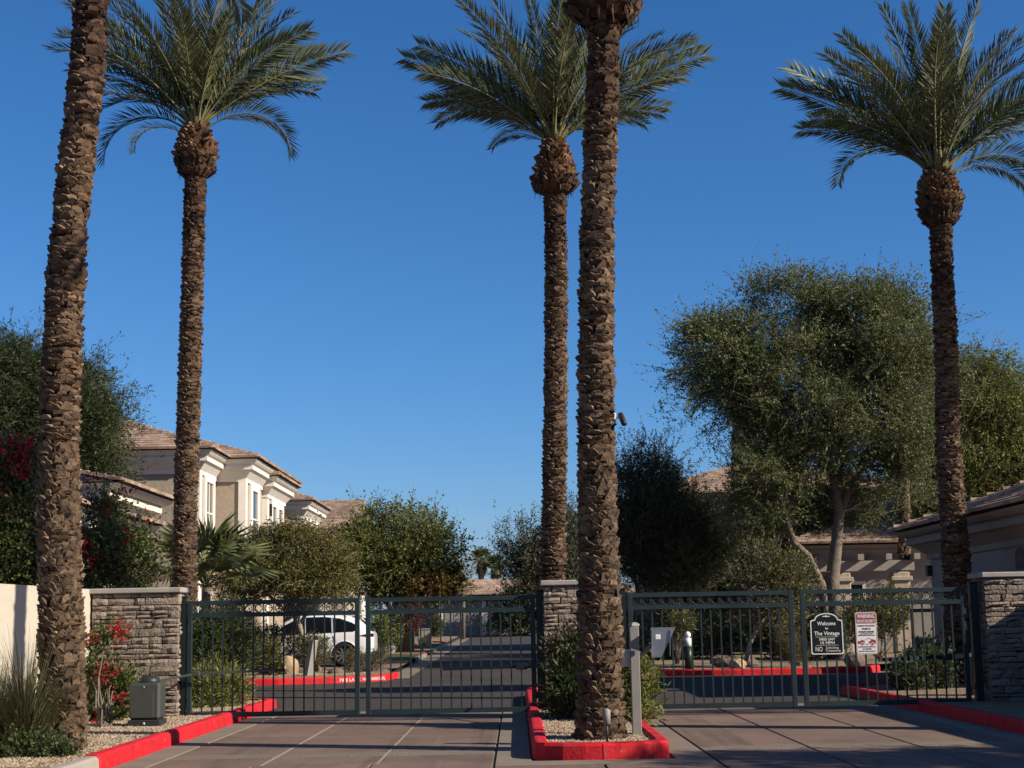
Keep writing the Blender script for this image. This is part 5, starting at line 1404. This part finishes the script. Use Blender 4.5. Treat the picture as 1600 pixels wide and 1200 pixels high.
garage(t, -5.0, -2.6, Ye - 2.2, ze); garage(t, -1.9, .5, Ye - 2.2, ze)
window(t, 'y-', Ye, 2.6, 3.8, ze + .8, ze + 2.1, .1, 1)
for a_, c_ in (((-5.36, Ye - 2.32, ze), (-5.1, Ye - 2.2, ze + 2.5)), ((-2.4, Ye - 2.32, ze), (-2.1, Ye - 2.2, ze + 2.5))): MB().box(a_, c_).build('pilaster', M_TRIM, t)
b = MB(); b.tube([(-4.2, Ye + 2.5, ze + 3.2), (-4.2, Ye + 2.5, ze + 4.6)], .15, 8); b.build('vent_pipe', M_TRIM, t)
sheet('end_drive', [[(-9, 105.5, gz(105) + .05), (9, 105.5, gz(105) + .05), (9, 110, ze + .03), (-9, 110, ze + .03)]], M_GUTTER)

# --- right: grey stucco house beside the exit lane, side wall facing the drive
t = thing('house', 'grey stucco single storey house with tiled roof and deep cornice at the right edge', 'house', (12, 32, .1))
xw = 10.15
MB().box((xw, 28.6, .05), (20, 37.8, 3.1)).build('wall', M_STUCCO_G, t)
cornice(t, xw, 20, 28.6, 37.8, 3.5, .7, M_STUCCO_G, .55)
hip_roof(t, xw - .8, 20.8, 27.8, 38.6, 3.54, 19, ('left', 'back', 'front'), 300)
pm = P(1588, 872, xw * FPX / 788)
ym = pm.y
b = MB(); b.prism([(ym + .55 * math.cos(R(a)) * (.62), pm.z + .0 + .30 * math.sin(R(a))) for a in range(0, 181, 15)] + [(ym - .34, pm.z - .27), (ym + .34, pm.z - .27)], xw - .05, xw + .02, 'x')
n_ = b.build('niche', M_STUCCO_G, t)
b = MB(); b.prism([(ym + .46 * math.cos(R(a)) * (.58), pm.z + .0 + .23 * math.sin(R(a))) for a in range(0, 181, 15)] + [(ym - .27, pm.z - .22), (ym + .27, pm.z - .22)], xw - .07, xw - .045, 'x')
b.build('niche_panel', M_ROCKD, n_)
pv = P(1447, 892, xw * FPX / 645)
MB().box((xw - .12, pv.y - .1, pv.z - .13), (xw + .01, pv.y + .1, pv.z + .13), bev=.01).build('wall_lamp', M_BRONZE, t)
# --- pergola house behind it
t = thing('house', 'small house with lit tile roof and open beam porch behind the right gate', 'house', (12.5, 57, .2))
MB().box((10.6, 55.5, .1), (21, 63, 3.55)).build('wall', M_STUCCO_G, t)
cornice(t, 10.6, 21, 55.5, 63, 4.0, .5, M_STUCCO_G, .5)
hip_roof(t, 9.7, 21.6, 54.7, 63.6, 4.05, 22, ('front', 'left'), 300)
cx_ = P(1405, 900, 52.8).x
for x in (cx_, cx_ - 2.0):
    b = MB(); b.box((x - .28, 52.5, .1), (x + .28, 53.1, 2.95), bev=.03); b.box((x - .36, 52.42, 2.65), (x + .36, 53.18, 2.8), bev=.02); b.build('column', M_STUCCO, t)
for z, y in ((3.0, 52.8),): MB().box((cx_ - 3.6, y - .16, z), (cx_ + .5, y + .16, z + .35)).build('beam', M_STUCCO_G, t)  # grey of beam and rafters is their shade put into the colour
for k in range(5): MB().box((cx_ - 3.4 + k * .95, 52.2, 3.36), (cx_ - 3.2 + k * .95, 55.4, 3.56)).build('rafter', M_STUCCO_G, t)
window(t, 'y-', 55.5, 11.3, 12.4, 1.2, 2.6, .12, 1)
t = thing('courtyard_wall', 'low grey stucco courtyard wall in shade behind the right gate', 'wall', (11, 41.5, 0))
MB().box((10.3, 40.4, .05), (14, 40.65, 1.65)).build('wall_panel', M_STUCCO_G, t)
MB().box((10.24, 40.34, 1.65), (14.06, 40.71, 1.73)).build('coping', M_STUCCO_G, t)
# --- two storey house behind the dark trees
t = thing('house', 'two storey house with pale tiled roof mostly hidden by the dark trees', 'house', (9, 70, .2))
MB().box((6.0, 66.5, .1), (16.5, 76, 6.5)).build('wall', M_STUCCO_G, t); cornice(t, 6.0, 16.5, 66.5, 76, 6.8, .5, M_STUCCO_G, .4)
hip_roof(t, 5.3, 17.2, 65.8, 76.7, 6.83, 18, ('front', 'left'), 300)
window(t, 'y-', 66.5, 8.2, 9.4, 3.8, 5.4, .12, 1); window(t, 'y-', 66.5, 11.2, 12.4, 3.8, 5.4, .12, 1)
for k in range(3):
    b = MB(); x = 3.9 + k * .7
MB().box((3.8, 60.5, .1), (10.2, 60.8, 2.4)).build('wall', M_STUCCO_G, t)
# white porch post seen through the trees on the left, modelled as a lamp post
p = P(566, 975, 70); p.z = .2
t = thing('porch_post', 'white porch post shaped with arms and lanterns, seen between the two left trees', 'porch post', p)
zt = P(562, 902, 70).z
b = MB(); b.tube([p, Vector((p.x, p.y, zt))], [.16, .12], 10); b.build('post', M_WHITE, t)
b = MB()
for s in (-1, 1): b.tube([(p.x, p.y, zt - .7), (p.x + s * .3, p.y, zt - .55), (p.x + s * .42, p.y, zt - .3)], .05, 6)
b.build('arm', M_WHITE, t)
for q in ((p.x, zt), (p.x - .42, zt - .32), (p.x + .42, zt - .32)):
    b = MB(); b.tube([(q[0], p.y, q[1] - .02), (q[0], p.y, q[1] + .05), (q[0], p.y, q[1] + .22), (q[0], p.y, q[1] + .3)], [.06, .12, .15, .03], 10); b.build('lantern', M_WHITE, t)

# ------------------------------------------------------------------ cabinets, boulders
for lab, px0, px1, py0, py1, Y, m in (('tan utility cabinet farther left of the pair by the far street', 619, 646, 988, 1009, 66, M_TAN), ('pale grey utility cabinet right of the tan one by the far street', 654, 672, 982, 998, 74, M_KERBC)):
    a = P(px0, py1, Y); c = P(px1, py0, Y); z0 = gz(Y) + .1
    t = thing('utility_cabinet', lab, 'utility box', ((a.x + c.x) / 2, Y, z0), 'utility cabinets by the far street')
    MB().box((a.x, Y, z0), (c.x, Y + .6, c.z - .06), bev=.02).build('body', m, t); MB().box((a.x - .03, Y - .03, c.z - .06), (c.x + .03, Y + .63, c.z), bev=.02).build('lid', m, t)
    MB().box(((a.x + c.x) / 2 - .01, Y - .008, z0 + .08), ((a.x + c.x) / 2 + .01, Y + .01, c.z - .08)).build('door_seam', M_BOXD, t)
a = P(612, 1008, 65)
t = thing('meter_post', 'white square meter post left of the tan cabinet', 'post', (a.x, 65, gz(65) + .1))
MB().box((a.x - .12, 65, gz(65) + .1), (a.x + .12, 65.2, P(612, 984, 65).z), bev=.02).build('post', M_WHITE, t)
MB().box((a.x - .15, 64.97, P(612, 984, 65).z), (a.x + .15, 65.23, P(612, 984, 65).z + .05), bev=.01).build('cap', M_WHITE, t)
def boulder(label, c, s, seed, m=M_ROCK):
    bm = bmesh.new(); bmesh.ops.create_icosphere(bm, subdivisions=2, radius=1)
    g = np.random.default_rng(seed); ph = g.uniform(0, 6.28, 6); k = g.normal(size=(6, 3)) * 1.6
    for v in bm.verts:
        q = np.array(v.co); n = sum(math.sin(float(q @ k[i]) + ph[i]) for i in range(6)) * .09
        v.co = Vector(q * (1 + n)); v.co.x *= s[0]; v.co.y *= s[1]; v.co.z *= s[2]
    me = bpy.data.meshes.new('boulder'); bm.to_mesh(me); bm.free(); me.materials.append(m)
    o = bpy.data.objects.new('boulder', me); o.location = c; link(o)
    tag(o, label, 'boulder', 'landscape boulders')
p = P(447, 1040, 44.3); boulder('large tan boulder in front of the car beside the crooked trunk', (p.x, 44.3, .36), (.32, .32, .34), 1)
p = P(505, 1050, 44); boulder('small brown boulder at the foot of the utility marker', (p.x + .35, 44.1, .2), (.24, .2, .13), 2, M_ROCKD)
p = P(1152, 1033, 42.6); boulder('lit rounded boulder in front of the leaning trunk across the street', (p.x, 42.6, .24), (.30, .25, .18), 3, M_ROCK)
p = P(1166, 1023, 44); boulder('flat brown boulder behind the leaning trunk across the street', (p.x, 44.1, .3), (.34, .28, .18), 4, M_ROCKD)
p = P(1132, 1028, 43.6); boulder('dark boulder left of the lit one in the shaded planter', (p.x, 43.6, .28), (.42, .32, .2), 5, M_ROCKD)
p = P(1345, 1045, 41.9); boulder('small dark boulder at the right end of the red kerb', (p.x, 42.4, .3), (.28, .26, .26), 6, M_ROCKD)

# kerb lettering
t = None
def kerb_text(body, s, z, size, width):
    d = (p1 - p0).normalized(); q = p0 + d * s
    ang = math.atan2(d.y, d.x)
    o = text_obj('kerb_lettering', body, size, M_WHITE, kl, (q.x + d.y * .012, q.y - d.x * .012, z), width, 'LEFT', (math.pi / 2, 0, ang))
p0, p1 = Vector(farl[5]), Vector(farl[6])
kerb_text('FIRE LANE', .10, .035, .115, .68)
kerb_text('NO PARKING', .86, .035, .115, .76)

# ------------------------------------------------------------------ the white car (nose to the left)
def car(label, cx, cy, z0):
    t = thing('parked_car', label, 'car', (cx, cy, z0))
    # stations: x from rear(+) to nose(-); (x, z_bottom, z_sill, z_belt, z_top, half width sill, half belt, half top)
    Lr = 4.58
    def X(u): return cx + Lr / 2 - u         # u metres from the rear bumper
    S = [(0.00, .42, .50, .92, .98, .70, .72, .55), (.06, .30, .45, .98, 1.06, .84, .82, .62), (.25, .26, .42, 1.02, 1.30, .90, .88, .62), (.55, .24, .40, 1.03, 1.55, .915, .90, .60),
         (.95, .22, .38, 1.02, 1.64, .92, .91, .61), (1.5, .20, .36, 1.00, 1.675, .92, .91, .62), (2.1, .20, .36, .98, 1.675, .92, .91, .62), (2.6, .20, .36, .97, 1.60, .92, .91, .60), (3.0, .20, .36, .97, 1.36, .92, .90, .58),
         (3.35, .20, .36, .97, 1.06, .92, .89, .62), (3.8, .22, .38, .93, 1.00, .915, .87, .62), (4.2, .24, .42, .86, .93, .88, .82, .58), (4.45, .28, .46, .78, .83, .78, .72, .50), (4.58, .38, .5, .68, .72, .60, .56, .42)]
    v = []; n = 11
    for (u, zb, zs, zl, zt_, ws, wl, wt) in S:
        half = [(ws * .86, zb), (ws, zs), (ws * 1.0, (zs + zl) / 2), (wl, zl), (wt + (wl - wt) * .15, zl + (zt_ - zl) * .88), (wt * .6, zt_)]
        ring = [(X(u), cy - w, z0 + z) for w, z in half] + [(X(u), cy + w, z0 + z) for w, z in half[::-1]]
        v += ring
    k = 12; f = []
    for i in range(len(S) - 1):
        for j in range(k):
            j2 = (j + 1) % k; f.append((i * k + j, i * k + j2, (i + 1) * k + j2, (i + 1) * k + j))
    f.append(tuple(range(k))); f.append(tuple(range((len(S) - 1) * k, len(S) * k)))
    b = MB(); b.add(v, f, 0, True); body = b.build('body', M_CAR, t)
    md = body.modifiers.new('smooth', 'SUBSURF'); md.levels = 2; md.render_levels = 2
    # wheels with arches on the camera side and the far side
    for u in (.93, 3.64):
        for s in (-1, 1):
            yy = cy + s * .80; x = X(u)
            b = MB(); b.prism([(x + .425 * math.cos(R(a)), z0 + .36 + .425 * math.sin(R(a))) for a in range(0, 360, 15)], yy + s * .02 - .08, yy + s * .135 + .0, 'y'); b.build('wheel_arch', M_TYRE, t)
            b = MB(); pts = []
            w = thing_wheel(t, x, yy + s * .07, z0 + .36, s)
            # painted lip above the wheel
            b = MB(); lip = []
            for a in range(-8, 189, 12): lip.append((x + .43 * math.cos(R(a)), z0 + .36 + .43 * math.sin(R(a))))
            b.tube([(p[0], yy + s * .135, p[1]) for p in lip], .022, 6); b.build('arch_lip', M_CAR, t, recalc=False)
    # side glass, doors, trim on both sides
    for s in (-1, 1):
        def yat(z): return cy + s * (.905 - max(0, z - .99) * .44 + .012)
        glass = [(.62, 1.09), (.46, 1.22), (.70, 1.36), (1.1, 1.50), (1.6, 1.555), (2.1, 1.55), (2.5, 1.48), (2.85, 1.30), (3.08, 1.10), (2.8, 1.04), (1.8, 1.05)]
        b = MB(); b.add([(X(u), yat(z), z0 + z) for u, z in glass], [tuple(range(len(glass)))]); b.build('side_window', M_GLASS, t, recalc=False)
        b = MB()
        for u in (1.28, 2.14): b.add([(X(u + .0), yat(1.06) + s * .006, z0 + 1.06), (X(u + .05), yat(1.06) + s * .006, z0 + 1.06), (X(u + .09), yat(1.54) + s * .006, z0 + 1.54), (X(u + .04), yat(1.54) + s * .006, z0 + 1.54)], [(0, 1, 2, 3)])
        b.build('window_pillar', M_TYRE if False else M_STEEL, t, recalc=False)
        b = MB()
        for u in (1.22, 2.12, 3.1): b.box((X(u) - .006, cy + s * .928 - .01, z0 + .42), (X(u) + .006, cy + s * .928 + .01, z0 + 1.0))
        b.build('door_seam', M_BOXD, t)
        for u in (1.45, 2.35):
            MB().box((X(u) - .1, cy + s * .93 - .02, z0 + .885), (X(u) + .1, cy + s * .93 + .02, z0 + .915), bev=.008).build('door_handle', M_CHROME, t)
        MB().box((X(3.2), cy + s * .91 - .03, z0 + .22), (X(1.38), cy + s * .91 + .03, z0 + .33), bev=.015).build('sill_trim', M_BOXD, t)
        MB().box((X(3.02), cy + s * 1.0 - .09, z0 + 1.0), (X(2.86), cy + s * 1.0 + .05, z0 + 1.12), bev=.03).build('mirror', M_CAR, t)
        b = MB(); b.add([(X(.42), cy + s * .895, z0 + .96), (X(.10), cy + s * .855, z0 + 1.02), (X(.02), cy + s * .70, z0 + 1.0), (X(.03), cy + s * .72, z0 + .90), (X(.14), cy + s * .87, z0 + .91)], [(0, 1, 2, 3, 4)])
        o = b.build('tail_light', M_LAMPR, t, recalc=False); so_ = o.modifiers.new('solid', 'SOLIDIFY'); so_.thickness = .03; so_.offset = 0
    b = MB(); b.add([(X(.10), cy - .62, z0 + 1.10), (X(.10), cy + .62, z0 + 1.10), (X(.42), cy + .52, z0 + 1.50), (X(.42), cy - .52, z0 + 1.50)], [(0, 1, 2, 3)])
    b.build('rear_window', M_GLASS, t, recalc=False).location.x += .05
    MB().box((X(.62), cy - .56, z0 + 1.585), (X(.28), cy + .56, z0 + 1.625), bev=.015).build('spoiler', M_CAR, t)
    b = MB(); b.box((X(.06), cy - .82, z0 + .28), (X(-.02), cy + .82, z0 + .46), bev=.03); b.build('rear_bumper', M_BOXD, t)
    return t
def thing_wheel(t, x, y, z, s):
    b = MB(); prof = [(.36, -.10), (.365, -.06), (.365, .06), (.355, .105), (.26, .115), (.255, .09), (.255, -.1)]
    n = 26; v = []; f = []
    for i in range(n):
        a = 2 * math.pi * i / n
        for r_, o in prof: v.append((x + r_ * math.cos(a), y + s * o, z + r_ * math.sin(a)))
    m = len(prof)
    for i in range(n):
        for j in range(m): f.append((i * m + j, i * m + (j + 1) % m, ((i + 1) % n) * m + (j + 1) % m, ((i + 1) % n) * m + j))
    b.add(v, f, 0, True); w = b.build('wheel', M_TYRE, t)
    b = MB()
    b.prism([(x + .255 * math.cos(2 * math.pi * i / 24), z + .255 * math.sin(2 * math.pi * i / 24)) for i in range(24)], y + s * .02, y + s * .03, 'y', 1)
    for k in range(10):
        a = 2 * math.pi * k / 10 + .15; d = Vector((math.cos(a), math.sin(a))); q = Vector((-d.y, d.x))
        pts = [d * .04 + q * .022, d * .04 - q * .022, d * .255 - q * .03, d * .255 + q * .03]
        b.prism([(x + p.x, z + p.y) for p in pts], y + s * .03, y + s * .085, 'y', 0)
    b.prism([(x + .06 * math.cos(2 * math.pi * i / 12), z + .06 * math.sin(2 * math.pi * i / 12)) for i in range(12)], y + s * .03, y + s * .09, 'y', 0)
    b.build('rim', [M_RIM, M_TYRE], w)
    return w
cp = P(588, 1000, 50)
car('white sport utility car parked side on behind the left gate', cp.x - 4.58 / 2, 50.0, gz(50) + .145)
